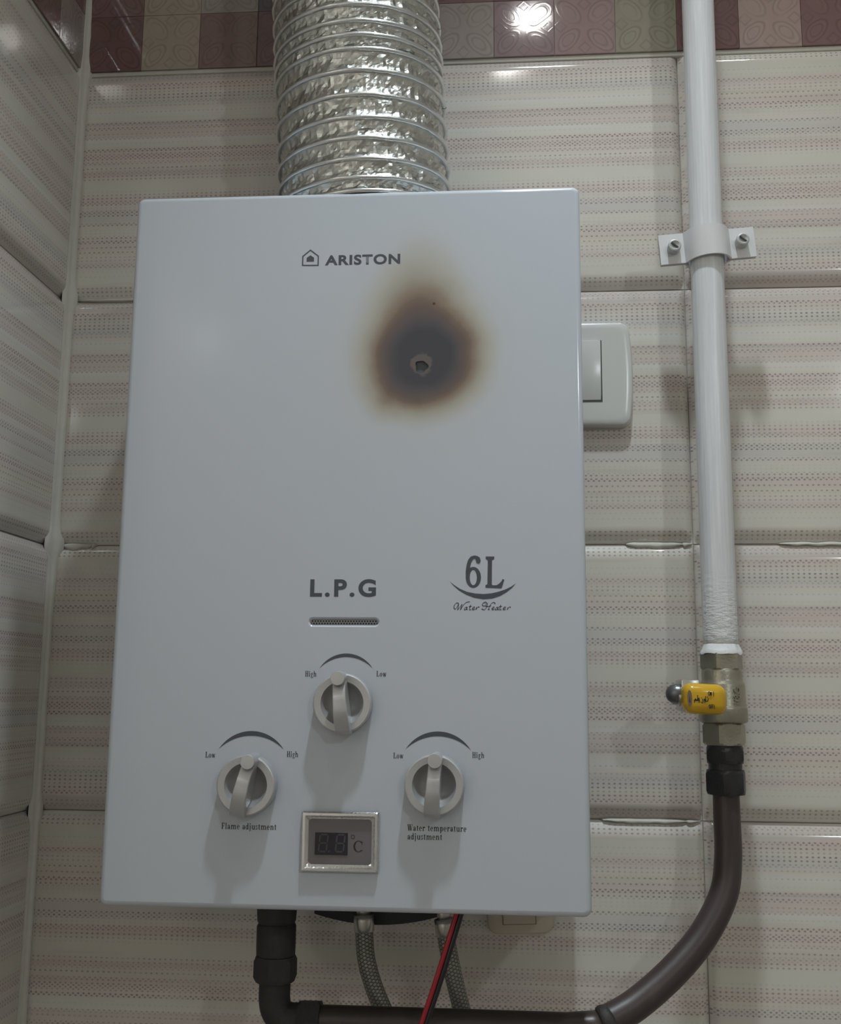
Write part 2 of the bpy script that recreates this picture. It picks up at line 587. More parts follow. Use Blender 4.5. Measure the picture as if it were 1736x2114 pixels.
# mosaic border: ten squares by two per border tile
SQ = TW / 10
def square_mesh():
    bm = bmesh.new()
    e = 0.0004
    g = 0.00015
    a, b = SQ / 2 - g, 0.025 - g
    ring0 = [(-a, 0.0035, -b), (a, 0.0035, -b), (a, 0.0035, b), (-a, 0.0035, b)]
    ring1 = [(-a, e * 0.5, -b), (a, e * 0.5, -b), (a, e * 0.5, b), (-a, e * 0.5, b)]
    ring2 = [(-a + e, 0, -b + e), (a - e, 0, -b + e), (a - e, 0, b - e), (-a + e, 0, b - e)]
    R = [[bm.verts.new(p) for p in r] for r in (ring0, ring1, ring2)]
    for i in range(2):
        for k in range(4):
            bm.faces.new((R[i][k], R[i][(k + 1) % 4], R[i + 1][(k + 1) % 4], R[i + 1][k]))
    bm.faces.new(R[2])
    bmesh.ops.recalc_face_normals(bm, faces=bm.faces)
    if bm.faces[:][-1].normal.y > 0:
        for f in bm.faces:
            f.normal_flip()
    me = bpy.data.meshes.new('mosaic_square')
    bm.to_mesh(me)
    bm.free()
    return me
sq_base = square_mesh()
sq_meshes = {}
for kx, m in MOS.items():
    me = sq_base.copy()
    me.name = 'mosaic_square'
    me.materials.append(m)
    sq_meshes[kx] = me
low_l = ['maroon', 'beige', 'brown', 'maroon', 'taupe', 'rose', 'taupe', 'mauve', 'rose', 'olive']
upp_l = ['wine', 'beige', 'taupe', 'plum', 'brown', 'olive', 'wine', 'maroon', 'beige', 'mauve']
low_r = ['maroon', 'blush', 'wine', 'taupe', 'olive', 'rose', 'beige', 'brown', 'mauve', 'wine']
upp_r = ['rose', 'wine', 'mauve', 'brown', 'beige', 'maroon', 'taupe', 'olive', 'blush', 'plum']
def border(wall, x0, low, upp, left=False):
    bm = bmesh.new()
    if not left:
        add_box(bm, x0 + 0.0006, x0 + TW - 0.0006, 0.0022, WB, ROW0 + 0.0006, ROW0 + 0.0994)
    else:
        add_box(bm, XC - WB, XC - 0.0022, -(x0 + TW) + 0.0006, -x0 - 0.0006, ROW0 + 0.0006, ROW0 + 0.0994)
    bt = bmo('border_tile', bm, M_grout, wall)
    for j, rowc in enumerate((low, upp)):
        for i, c in enumerate(rowc):
            o = bpy.data.objects.new('mosaic_square', sq_meshes[c])
            COL.objects.link(o)
            o.parent = bt
            z = ROW0 + 0.025 + 0.05 * j
            if not left:
                o.location = (x0 + SQ * (i + 0.5), 0, z)
            else:
                o.matrix_world = Matrix.Translation((XC, -(x0 + SQ * (i + 0.5)), z)) @ Matrix.Rotation(PI / 2, 4, 'Z')
border(wall_back, XC, low_l, upp_l)
border(wall_back, JX, low_r, upp_r)
border(wall_left, 0.0, ['taupe', 'brown'] + low_r[2:], ['brown', 'taupe'] + upp_r[2:], True)

# caulk bead down the corner, with lumps where the joints meet it
def caulk():
    rnd = random.Random(4)
    verts, faces = [], []
    n = 220
    z0, z1 = -0.36, 0.93
    seg = 9
    for i in range(n + 1):
        z = z0 + (z1 - z0) * i / n
        r = 0.0042 + 0.0009 * noise.noise(V((0, 3.1, z * 26))) + 0.0006 * noise.noise(V((5, 1, z * 90)))
        for jz in (0.4392, 0.2392, 0.0392, 0.6392):
            d = (z - jz)
            r += (0.0042 if jz == 0.2392 else 0.0022) * math.exp(-(d / 0.010) ** 2)
        if z < 0.2:
            r *= 0.8
        for k in range(seg):
            a = PI / 2 * k / (seg - 1)
            # concave quarter fillet in the corner
            px = r * (1 - math.sin(a)) ** 1.0
            py = r * (1 - math.cos(a)) ** 1.0
            verts.append((XC + px + 0.0004 - 0.003 * (k == seg - 1), -py - 0.0004 + 0.003 * (k == 0), z))
    for i in range(n):
        for k in range(seg - 1):
            faces.append((i * seg + k, i * seg + k + 1, (i + 1) * seg + k + 1, (i + 1) * seg + k))
    me = mesh('trim_1', verts, faces, M_caulk, None, True)
    me['label'] = 'lumpy pale caulk bead running down the wall corner'
    return structure(me)
caulk()

# grout smears left over along two of the joints
def smear(x0, x1, z, hgt, seed):
    rnd = random.Random(seed)
    n = 40
    verts, faces = [], []
    for i in range(n + 1):
        f = i / n
        x = x0 + (x1 - x0) * f
        env = math.sin(PI * min(1, f * 1.15)) ** 0.4 if f < 0.87 else max(0.05, (1 - f) / 0.13)
        h = hgt * env * (0.7 + 0.5 * noise.noise(V((x * 120, seed, 0))))
        up = 0.0012 + 0.0008 * noise.noise(V((x * 90, seed, 7)))
        prof = [(0.0050, -h * 1.2), (0.0022, -h), (0.0016, -h * 0.5), (0.0020, 0.0), (0.0034, up), (0.0060, up * 1.4)]
        for yy, zz in prof:
            verts.append((x, yy + 0.0035 * (1 - min(1, env * 1.2)) ** 2, z + zz * (0.4 + 0.6 * env)))
    for i in range(n):
        for k in range(5):
            faces.append((i * 6 + k, (i + 1) * 6 + k, (i + 1) * 6 + k + 1, i * 6 + k + 1))
    return mesh('grout_smear', verts, faces, M_caulk, wall_back, True)
for wall, a in ((wall_back, (XC, JX + TW, 0.0016, WB, ROW0 - 0.0036, ROW0 + 0.0004)), (wall_left, (XC - WB, XC - 0.0016, -TW, 0, ROW0 - 0.0036, ROW0 + 0.0004))):
    box('grout_line', *a, M_caulk, wall, 0.0010, 2)
smear(0.188, 0.2375, 0.2392, 0.0045, 1)
smear(0.166, 0.2370, 0.0392, 0.0028, 2)
smear(0.300, 0.370, 0.2392, 0.0020, 3)
smear(-0.246, -0.16, 0.4392, 0.0018, 4)
smear(-0.246, -0.218, 0.2392, 0.0055, 5)

# ------------------------------------------------------------------ metals, paints, plastics
def enamel():
    """white enamelled steel with a scorch mark round a burnt-through hole"""
    t = NT('white_enamel')
    co = t.coord()
    s = t.xyz(co)
    wob = t.math('MULTIPLY', t.math('SUBTRACT', t.noise(co, 55.0, 3.0), 0.5), 0.006)
    X = t.math('ADD', s[0], wob)
    Z = t.math('ADD', s[2], wob)
    def gauss(cx, cz, sx, sz, a, pw=2.0):
        e = t.math('ADD', t.math('POWER', t.math('ABSOLUTE', t.math('DIVIDE', t.math('SUBTRACT', X, cx), sx)), pw),
                   t.math('POWER', t.math('ABSOLUTE', t.math('DIVIDE', t.math('SUBTRACT', Z, cz), sz)), pw))
        return t.math('MULTIPLY', t.math('EXPONENT', t.math('MULTIPLY', e, -1.0)), a)
    F = None
    for g in SCORCH:
        v = gauss(*g)
        F = v if F is None else t.math('ADD', F, v)
    white = (0.575, 0.612, 0.665)
    stops = [(0.0, white), (0.06, (0.57, 0.595, 0.625)), (0.14, (0.52, 0.51, 0.47)), (0.24, (0.43, 0.395, 0.33)), (0.34, (0.33, 0.27, 0.21)), (0.45, (0.22, 0.158, 0.122)),
             (0.56, (0.160, 0.120, 0.107)), (0.70, (0.125, 0.103, 0.103)), (0.86, (0.092, 0.086, 0.095)), (1.0, (0.070, 0.070, 0.080))]
    c = t.ramp(t.math('DIVIDE', F, 1.7), stops)
    # chipped ring of bare primer round the hole
    hx = t.math('SUBTRACT', X, 0.0452)
    hz = t.math('SUBTRACT', Z, 0.3362)
    hd = t.math('SQRT', t.math('ADD', t.math('POWER', hx, 2.0), t.math('MULTIPLY', t.math('POWER', hz, 2.0), 0.75)))
    hd = t.math('ADD', hd, t.math('MULTIPLY', t.math('SUBTRACT', t.noise(co, 260.0, 2.0), 0.5), 0.005))
    c = t.mix(t.math('MULTIPLY', t.sstep(hd, 0.0072, 0.0054), 0.55), c, (0.21, 0.170, 0.155))
    # speck of soot above
    sp = t.math('SQRT', t.math('ADD', t.math('POWER', t.math('SUBTRACT', s[0], 0.0530), 2.0), t.math('POWER', t.math('SUBTRACT', s[2], 0.3765), 2.0)))
    c = t.mix(t.math('MULTIPLY', t.sstep(t.math('ADD', sp, t.math('MULTIPLY', t.noise(co, 700.0), 0.001)), 0.0018, 0.0009), 0.9), c, (0.04, 0.03, 0.025))
    t.bump(t.noise(co, 16.0, 2.0), 0.03, 0.004)
    rough = t.math('ADD', 0.13, t.math('MULTIPLY', t.sstep(F, 0.3, 1.0), 0.14))
    return t.out(c, rough, 0.0, 0.5)
#          cx      cz      sx      sz     amp  power
SCORCH = [(0.0400, 0.3330, 0.0250, 0.0250, 1.15, 2.6),
          (0.0580, 0.3410, 0.0240, 0.0230, 0.80, 2.6),
          (0.0440, 0.3620, 0.0225, 0.0260, 0.62, 2.2),
          (0.0440, 0.3480, 0.0480, 0.0480, 0.30, 2.2),
          (0.0440, 0.3980, 0.0240, 0.0330, 0.20, 2.0)]
M_enamel = enamel()
M_ink = simple('grey_ink', (0.075, 0.085, 0.100), 0.45, 0, 0.05, 200)
M_inkdark = simple('black_ink', (0.030, 0.030, 0.033), 0.45, 0, 0.05, 200)
M_dark = simple('dark_interior', (0.035, 0.038, 0.042), 0.7, 0, 0.2, 60)
M_silver = simple('silver_paint', (0.53, 0.53, 0.53), 0.40, 0.50, 0.03, 300, 0.05)
M_silver2 = simple('silver_grip', (0.55, 0.55, 0.55), 0.36, 0.55, 0.03, 300, 0.05)
M_chrome = simple('chrome', (0.70, 0.70, 0.70), 0.14, 1.0, 0.10, 180, 0.25)
M_face = simple('display_face', (0.175, 0.160, 0.165), 0.25, 0.0, 0.05, 90)
M_led = simple('led_window', (0.018, 0.016, 0.026), 0.15, 0.0, 0.05, 90)
M_seg = simple('unlit_segment', (0.060, 0.060, 0.064), 0.35, 0.0, 0.08, 300)
M_plate = simple('switch_plastic', (0.69, 0.695, 0.665), 0.22, 0, 0.02, 40)
M_cream = simple('aged_plastic', (0.62, 0.55, 0.44), 0.35, 0, 0.04, 40)
M_gap = simple('shadow_gap', (0.06, 0.065, 0.06), 0.7, 0, 0.05, 40)
M_brass = simple('nickel_brass', (0.37, 0.35, 0.28), 0.36, 0.75, 0.14, 160, 0.25)
M_black = simple('black_fitting', (0.022, 0.021, 0.023), 0.42, 0.0, 0.25, 160, 0.3)
M_hosefit = simple('oxidised_fitting', (0.040, 0.036, 0.034), 0.6, 0.2, 0.3, 160, 0.5)
M_dome = simple('dome_nut', (0.16, 0.165, 0.17), 0.32, 0.7, 0.08, 160)
M_steel = simple('steel', (0.52, 0.51, 0.48), 0.30, 0.9, 0.08, 160)
M_screw = simple('painted_screw', (0.55, 0.56, 0.555), 0.35, 0.15, 0.15, 400, 0.3)
M_redw = simple('red_insulation', (0.42, 0.020, 0.030), 0.35, 0, 0.08, 60)
M_blackw = simple('black_insulation', (0.020, 0.018, 0.020), 0.3, 0, 0.08, 60)

def yellow_mat():
    t = NT('yellow_grip')
    co = t.coord()
    c = t.mix(t.noise(co, 90.0, 2.0), (0.62, 0.36, 0.015), (0.72, 0.43, 0.03))
    return t.out(c, 0.20, 0.0, 0.5)
M_yellow = yellow_mat()

def hose_mat():
    t = NT('brown_rubber')
    co = t.coord()
    n1 = t.noise(co, 26.0, 3.0)
    c = t.mix(n1, (0.038, 0.028, 0.027), (0.070, 0.050, 0.046))
    c = t.mix(t.math('MULTIPLY', t.sstep(t.noise(co, 45.0, 2.0), 0.62, 0.8), 0.4), c, (0.10, 0.06, 0.06))
    t.bump(t.noise(co, 420.0, 2.0), 0.10, 0.0005)
    return t.out(c, 0.42, 0.0, 0.5)
M_hose = hose_mat()

def paint_mat():
    """brush-painted steel pipe: long streaks, wrinkles towards the valve"""
    t = NT('brushed_white_paint')
    co = t.coord()
    s = t.xyz(co)
    st = t.noise(t.vmul(co, (500, 500, 14)), 1.0, 3.0, 0.6)
    wr = t.noise(t.vmul(co, (160, 160, 420)), 1.0, 3.0, 0.6)
    low = t.sstep(s[2], 0.225, 0.165)
    h = t.math('ADD', t.math('MULTIPLY', st, 0.5), t.math('MULTIPLY', wr, t.math('MULTIPLY', low, 1.8)))
    t.bump(h, 0.55, 0.0012)
    c = t.mix(t.sstep(st, 0.35, 0.75), (0.70, 0.71, 0.72), (0.80, 0.805, 0.81))
    return t.out(c, 0.30, 0.0, 0.5)
M_paint = paint_mat()
M_clamp = simple('painted_clamp', (0.74, 0.735, 0.735), 0.42, 0, 0.03, 120, 0.1)

def foil_mat():
    t = NT('aluminium_foil')
    co = t.coord()
    vo = t.n('ShaderNodeTexVoronoi')
    t.put(vo.inputs['Vector'], co)
    vo.inputs['Scale'].default_value = 170.0
    t.bump(vo.outputs['Distance'], 0.35, 0.0020)
    c = t.mix(t.noise(co, 40.0, 2.0), (0.52, 0.535, 0.505), (0.70, 0.71, 0.68))
    return t.out(c, 0.30, 1.0)
M_foil = foil_mat()
M_coil = simple('foil_over_wire', (0.72, 0.73, 0.72), 0.28, 1.0, 0.06, 200, 0.15)

def braid_mat():
    t = NT('steel_braid')
    uv = t.xyz(t.coord('UV'))
    a = t.math('MULTIPLY', uv[0], 8.0)
    b = t.math('MULTIPLY', uv[1], 420.0)
    p = t.math('FRACT', t.math('ADD', a, b))
    q = t.math('FRACT', t.math('SUBTRACT', b, a))
    ck = t.math('GREATER_THAN', t.math('MULTIPLY', t.math('SUBTRACT', p, 0.5), t.math('SUBTRACT', q, 0.5)), 0.0)
    edge = t.math('MINIMUM', t.math('MINIMUM', p, t.math('SUBTRACT', 1.0, p)), t.math('MINIMUM', q, t.math('SUBTRACT', 1.0, q)))
    gap = t.sstep(edge, 0.16, 0.04)
    # a few black tracer flecks
    fl = t.sstep(t.noise(t.comb(t.math('MULTIPLY', uv[0], 3.0), t.math('MULTIPLY', uv[1], 55.0), 0.0), 1.0, 1.0), 0.66, 0.70)
    c = t.mix(ck, (0.30, 0.29, 0.255), (0.40, 0.39, 0.34))
    c = t.mix(t.math('MULTIPLY', gap, 0.75), c, (0.04, 0.04, 0.035))
    c = t.mix(fl, c, (0.015, 0.015, 0.015))
    t.bump(t.math('SUBTRACT', t.math('MULTIPLY', ck, 0.4), gap), 0.6, 0.0006)
    return t.out(c, 0.4, 0.55)
M_braid = braid_mat()

def mesh_mat():
    """perforated vent sheet: staggered round holes"""
    t = NT('perforated_sheet')
    s = t.xyz(t.coord())
    zz = t.math('DIVIDE', s[2], 0.00145)
    k = t.math('FLOOR', zz)
    fx = t.math('SUBTRACT', t.math('FRACT', t.math('ADD', t.math('DIVIDE', s[0], 0.00172), t.math('MULTIPLY', t.math('MODULO', t.math('ABSOLUTE', k), 2.0), 0.5))), 0.5)
    fz = t.math('SUBTRACT', t.math('FRACT', zz), 0.5)
    d = t.math('SQRT', t.math('ADD', t.math('POWER', t.math('MULTIPLY', fx, 1.72), 2.0), t.math('POWER', t.math('MULTIPLY', fz, 1.45), 2.0)))
    c = t.mix(t.sstep(d, 0.58, 0.44), (0.30, 0.305, 0.31), (0.012, 0.012, 0.013))
    return t.out(c, 0.5, 0.3)
M_mesh = mesh_mat()

# ------------------------------------------------------------------ water heater
heater = thing('water_heater', 'white gas water heater with a brown scorch mark and three silver knobs', 'water heater', (0, -0.022, 0))

def stadium(cx, cz, half, r, n=10):
    out = []
    for k in range(n + 1):
        a = -PI / 2 + PI * k / n
        out.append((cx + half - r + r * math.cos(a), cz + r * math.sin(a)))
    for k in range(n + 1):
        a = PI / 2 + PI * k / n
        out.append((cx - half + r + r * math.cos(a), cz + r * math.sin(a)))
    return out

def rrect(x0, x1, z0, z1, r, n=6):
    out = []
    for cx, cz, a0 in ((x1 - r, z0 + r, -PI / 2), (x1 - r, z1 - r, 0), (x0 + r, z1 - r, PI / 2), (x0 + r, z0 + r, PI)):
        for k in range(n + 1):
            a = a0 + PI / 2 * k / n
            out.append((cx + r * math.cos(a), cz + r * math.sin(a)))
    return out

HOLE = (0.0452, 0.3343)
SLOT = (-0.0016, 0.1712)
hole_rad = [0.0041 * (1 + 0.10 * math.sin(3 * a + 1) + 0.08 * math.cos(5 * a)) for a in [2 * PI * k / 18 for k in range(18)]]
hole_pts = [(HOLE[0] + hole_rad[k] * math.cos(2 * PI * k / 18), HOLE[1] + hole_rad[k] * math.sin(2 * PI * k / 18) * 1.02) for k in range(18)]

def casing():
    bm = bmesh.new()
    B = 0.0034
    # flat front with the two openings
    inner = rrect(-HW + B, HW - B, B, HH - B, 0.0016)
    loops = [inner, stadium(SLOT[0], SLOT[1], 0.0224, 0.0031), hole_pts]
    edges = []
    for lp in loops:
        vs = [bm.verts.new((x, -D, z)) for x, z in lp]
        edges += [bm.edges.new((vs[i], vs[(i + 1) % len(vs)])) for i in range(len(vs))]
    bmesh.ops.triangle_fill(bm, use_beauty=True, edges=edges)
    bm.normal_update()
    for f in bm.faces:
        if f.normal.y > 0:
            f.normal_flip()
    nflat = len(bm.faces)
    # rolled edge and sides
    def ring(e, y):
        r = 0.0016 + e
        return [bm.verts.new((x, y, z)) for x, z in rrect(-HW + B - e, HW - B + e, B - e, HH - B + e, r)]
    rings = [ring(B * math.sin(a), -D + B * (1 - math.cos(a))) for a in [PI / 2 * k / 7 for k in range(8)]]
    rings.append(ring(B, -0.024))
    rings.append(ring(B - 0.001, -0.022))
    for i in range(len(rings) - 1):
        n = len(rings[i])
        for k in range(n):
            f = bm.faces.new((rings[i][k], rings[i + 1][k], rings[i + 1][(k + 1) % n], rings[i][(k + 1) % n]))
            f.smooth = True
    # stamped lip round the vent slot, folding inward
    def srad(h, r, y):
        return [bm.verts.new((x, y, z)) for x, z in stadium(SLOT[0], SLOT[1], h, r)]
    lip = [srad(0.0224, 0.0031, -D), srad(0.0219, 0.0026, -D + 0.0003), srad(0.0214, 0.0021, -D + 0.0009), srad(0.0210, 0.0018, -D + 0.0018)]
    for i in range(3):
        n = len(lip[i])
        for k in range(n):
            f = bm.faces.new((lip[i][k], lip[i][(k + 1) % n], lip[i + 1][(k + 1) % n], lip[i + 1][k]))
            f.smooth = True
    # thickness of the burnt hole
    h0 = [bm.verts.new((x, -D, z)) for x, z in hole_pts]
    h1 = [bm.verts.new((x, -D + 0.0009, z)) for x, z in hole_pts]
    for k in range(18):
        bm.faces.new((h0[k], h0[(k + 1) % 18], h1[(k + 1) % 18], h1[k]))
    me = bpy.data.meshes.new('casing')
    bm.to_mesh(me)
    bm.free()
    return link('casing', me, M_enamel, heater, 'white enamelled steel cover with a scorched patch round a small hole')
casing()
box('back_plate', -HW + 0.004, HW - 0.004, -0.030, -0.023, 0.004, HH - 0.004, M_dark, heater)
box('inner_shadow_block', -0.10, 0.10, -D + 0.006, -0.034, 0.19, 0.43, M_dark, heater, 0.004)  # dark block added inside the cover, its colour stands in for interior shade
box('insulation_pad', 0.020, 0.070, -D + 0.0016, -D + 0.0058, 0.312, 0.356, simple('charred_pad', (0.105, 0.115, 0.125), 0.8, 0, 0.2, 200), heater, 0.001)
bm = bmesh.new()
vs = [bm.verts.new((x, -D + 0.0019, z)) for x, z in stadium(SLOT[0], SLOT[1], 0.0216, 0.0024)]
bm.faces.new(vs)
bmo('vent_mesh', bm, M_mesh, heater, label='perforated dark vent strip')
for sx in (-0.09, 0.09):
    box('wall_bracket', sx - 0.012, sx + 0.012, -0.024, 0.0030, 0.400, 0.424, M_steel, heater, 0.001)
# black burner tray peeping out below the cover
def tray():
    n, verts, faces = 28, [], []
    for y in (-0.052, -0.030):
        for k in range(n + 1):
            f = k / n * 2 - 1
            verts.append((0.011 + 0.042 * f, y, -0.0252 + 0.0062 * f * f))
        for k in range(n + 1):
            f = 1 - k / n * 2
            verts.append((0.011 + 0.042 * f, y, 0.0035))
    m = 2 * n + 2
    for k in range(m):
        faces.append((k, (k + 1) % m, m + (k + 1) % m, m + k))
    faces += [tuple(range(m)), tuple(range(m, 2 * m))[::-1]]
    bm = bmesh.new()
    bv = [bm.verts.new(v) for v in verts]
    for f in faces:
        bm.faces.new([bv[i] for i in f])
    return bmo('burner_tray', bm, M_dark, heater)
tray()

# --- lettering engine
def Rp(x0, y0, x1, y1):
    return [(x0, y0), (x1, y0), (x1, y1), (x0, y1)]
def Ep(cx, cy, rx, ry, tx, ty, a0=0, a1=360, n=22):
    out = []
    for k in range(n):
        p = math.radians(a0 + (a1 - a0) * k / n)
        q = math.radians(a0 + (a1 - a0) * (k + 1) / n)
        out.append([(cx + rx * math.cos(p), cy + ry * math.sin(p)), (cx + rx * math.cos(q), cy + ry * math.sin(q)),
                    (cx + (rx - tx) * math.cos(q), cy + (ry - ty) * math.sin(q)), (cx + (rx - tx) * math.cos(p), cy + (ry - ty) * math.sin(p))])
    return out
def Dp(cx, cy, rx, ry, n=14):
    return [[(cx + rx * math.cos(2 * PI * k / n), cy + ry * math.sin(2 * PI * k / n)) for k in range(n)]]
def Lp(x0, y0, x1, y1, w):
    return [(x0 - w / 2, y0), (x0 + w / 2, y0), (x1 + w / 2, y1), (x1 - w / 2, y1)]
def serif(ch):
    st, sf = 0.15, 0.05
    if ch == 'L': return [Rp(.08, 0, .25, 1), Rp(0, .95, .34, 1), Rp(0, 0, .58, .06), [(.58, 0), (.61, .30), (.56, .30), (.44, .06), (.44, 0)]], .66
    if ch == 'H': return [Rp(.07, 0, .24, 1), Rp(.48, 0, .65, 1), Rp(.2, .47, .5, .54)] + [Rp(a, b, a + .31, b + .05) for a in (0, .41) for b in (0, .95)], .77
    if ch == 'F': return [Rp(.08, 0, .25, 1), Rp(0, 0, .34, .05), Rp(0, .94, .56, 1), [(.56, 1), (.59, .68), (.54, .68), (.42, .94)], Rp(.25, .47, .42, .53), Rp(.40, .36, .45, .64)], .64
    if ch == 'W': return [Lp(.12, 1, .30, 0, .17), Lp(.48, 1, .33, 0, .07), Lp(.47, 1, .66, 0, .17), Lp(.88, 1, .69, 0, .07), Rp(0, .95, .28, 1), Rp(.34, .95, .6, 1), Rp(.76, .95, .98, 1)], 1.0
    if ch == 'o': return Ep(.26, .33, .26, .35, .15, .06), .58
    if ch == 'w': return [Lp(.10, .66, .24, 0, .15), Lp(.38, .66, .27, 0, .06), Lp(.39, .66, .53, 0, .15), Lp(.70, .66, .56, 0, .06), Rp(0, .61, .22, .66), Rp(.29, .61, .5, .66), Rp(.6, .61, .78, .66)], .82
    if ch == 'i': return [Rp(.08, 0, .23, .66), Rp(0, 0, .31, sf), Rp(0, .61, .2, .66)] + Dp(.155, .88, .10, .11), .38
    if ch == 'l': return [Rp(.08, 0, .23, 1), Rp(0, 0, .31, sf), Rp(0, .95, .2, 1)], .38
    if ch == 'h': return [Rp(.08, 0, .23, 1), Rp(.44, 0, .59, .44), Rp(0, 0, .30, sf), Rp(.37, 0, .66, sf), Rp(0, .95, .2, 1)] + Ep(.38, .44, .21, .24, .14, .09, 0, 170), .72
    if ch == 'n': return [Rp(.08, 0, .23, .66), Rp(.44, 0, .59, .44), Rp(0, 0, .30, sf), Rp(.37, 0, .66, sf), Rp(0, .61, .2, .66)] + Ep(.38, .44, .21, .24, .14, .09, 0, 170), .72
    if ch == 'm': return [Rp(.08, 0, .23, .66), Rp(.44, 0, .59, .44), Rp(.80, 0, .95, .44), Rp(0, 0, .30, sf), Rp(.37, 0, .66, sf), Rp(.73, 0, 1.02, sf), Rp(0, .61, .2, .66)] + Ep(.38, .44, .21, .24, .14, .09, 0, 170) + Ep(.74, .44, .21, .24, .14, .09, 0, 170), 1.08
    if ch == 'u': return [Rp(.08, .2, .23, .66), Rp(.44, 0, .59, .66), Rp(0, .61, .2, .66), Rp(.36, .61, .5, .66), Rp(.5, 0, .66, sf)] + Ep(.29, .2, .21, .22, .14, .09, 180, 340), .70
    if ch == 'a': return [Rp(.30, .04, .45, .48), Rp(.42, 0, .54, .06)] + Ep(.25, .46, .20, .22, .13, .07, 0, 165) + Dp(.11, .50, .075, .075) + Ep(.20, .18, .19, .20, .13, .07), .56
    if ch == 'e': return Ep(.25, .33, .25, .35, .14, .07, 0, 315) + [Rp(.12, .32, .49, .38)], .55
    if ch == 'd': return Ep(.24, .33, .24, .35, .14, .07) + [Rp(.35, 0, .50, 1), Rp(.26, .95, .4, 1), Rp(.45, 0, .57, sf)], .62
    if ch == 'p': return [Rp(.08, -.30, .23, .66), Rp(0, -.30, .31, -.25), Rp(0, .61, .2, .66)] + Ep(.35, .33, .24, .35, .14, .07), .64
    if ch == 'g': return Ep(.23, .43, .20, .24, .12, .06) + Ep(.25, -.13, .24, .17, .11, .06) + [Rp(.36, .58, .52, .65), [(.08, .02), (.18, .02), (.22, .22), (.12, .22)]], .55
    if ch == 'j': return [Rp(.08, -.12, .23, .66), Rp(0, .61, .2, .66)] + Dp(.155, .88, .10, .11) + Ep(.06, -.10, .17, .20, .13, .08, 250, 360), .36
    if ch == 's': return Ep(.19, .50, .17, .17, .10, .07, 10, 262) + Ep(.19, .17, .18, .18, .11, .08, -170, 82) + [Rp(.30, .50, .35, .64), Rp(.02, .02, .07, .18)], .43
    if ch == 't': return [Rp(.10, .12, .25, .82), Rp(0, .60, .36, .66)] + Ep(.25, .14, .15, .15, .14, .07, 180, 320), .42
    if ch == 'r': return [Rp(.08, 0, .23, .66), Rp(0, 0, .32, sf), Rp(0, .61, .2, .66)] + Ep(.36, .44, .16, .23, .13, .10, 60, 165) + Dp(.40, .55, .085, .09), .52
    return [], .34
def serif_text(name, txt, x, z, h, width, parent=heater, y=-D - 0.0001, mat=None, rot=0.0, bold=0.0):
    polys, adv = [], 0.0
    for ch in txt:
        g, a = serif(ch)
        for p in g:
            polys.append([(adv + q[0], q[1]) for q in p])
        adv += a + 0.06
    adv -= 0.06
    return flat(name, polys, y, mat or M_inkdark, parent, (x, z), h, rot, width / (adv * h))
def font_text(name, txt, x, z, h, width, mat, parent, y=-D - 0.0001, bold=0.012, space=1.0, rot=0.0):
    cu = bpy.data.curves.new(name, 'FONT')
    cu.body = txt
    cu.size = 1.0
    cu.offset = bold
    cu.space_character = space
    ob = bpy.data.objects.new(name, cu)
    COL.objects.link(ob)
    dg = bpy.context.evaluated_depsgraph_get()
    me = bpy.data.meshes.new_from_object(ob.evaluated_get(dg))
    bpy.data.objects.remove(ob, do_unlink=True)
    xs = [v.co.x for v in me.vertices]
    ys = [v.co.y for v in me.vertices]
    x0, x1, y0, y1 = min(xs), max(xs), min(ys), max(ys)
    ca, sa = math.cos(rot), math.sin(rot)
    for v in me.vertices:
        a = (v.co.x - x0) / (x1 - x0) * width
        b = (v.co.y - y0) / (y1 - y0) * h
        v.co = (x + a * ca - b * sa, y, z + a * sa + b * ca)
    me.update()
    if me.polygons and me.polygons[0].normal.y > 0:
        me.flip_normals()
    me.materials.clear()
    return link(name, me, mat, parent)
def pen(pts, w0, w1, ang=0.6, n=6):
    """calligraphic stroke: width follows a slanted nib"""
    P = [(p.x, p.y) for p in spline([(a, b, 0) for a, b in pts], n)]
    out = []
    L, R = [], []
    for i, (x, y) in enumerate(P):
        a, b = P[max(i - 1, 0)], P[min(i + 1, len(P) - 1)]
        dx, dy = b[0] - a[0], b[1] - a[1]
        l = math.hypot(dx, dy) or 1
        dx, dy = dx / l, dy / l
        k = abs(dx * math.sin(ang) - dy * math.cos(ang))
        wd = (w0 + (w1 - w0) * k) / 2
        L.append((x - dy * wd, y + dx * wd))
        R.append((x + dy * wd, y - dx * wd))
    for i in range(len(P) - 1):
        out.append([L[i], L[i + 1], R[i + 1], R[i]])
    return out

# --- prints on the cover
def outline(pts, w):
    cx = sum(p[0] for p in pts) / len(pts)
    cz = sum(p[1] for p in pts) / len(pts)
    n = len(pts)
    ins = []
    for i in range(n):
        p0, p1, p2 = V((*pts[i - 1], 0)), V((*pts[i], 0)), V((*pts[(i + 1) % n], 0))
        d1, d2 = (p1 - p0).normalized(), (p2 - p1).normalized()
        n1, n2 = V((-d1.y, d1.x, 0)), V((-d2.y, d2.x, 0))
        b = (n1 + n2).normalized()
        ins.append(p1 + b * (w / max(0.3, b.dot(n1))))
    if (V((cx, cz, 0)) - V((*pts[0], 0))).dot(ins[0] - V((*pts[0], 0))) < 0:
        return outline(pts[::-1], w)
    return [[pts[i], pts[(i + 1) % n], (ins[(i + 1) % n].x, ins[(i + 1) % n].y), (ins[i].x, ins[i].y)] for i in range(n)]
house = [(-0.0341, 0.4042), (-0.0230, 0.4040), (-0.0230, 0.4110), (-0.0287, 0.4156), (-0.0341, 0.4110)]
hin = [(-0.0311, 0.4071), (-0.0262, 0.4071), (-0.0262, 0.4098), (-0.0286, 0.4115), (-0.0311, 0.4098)]
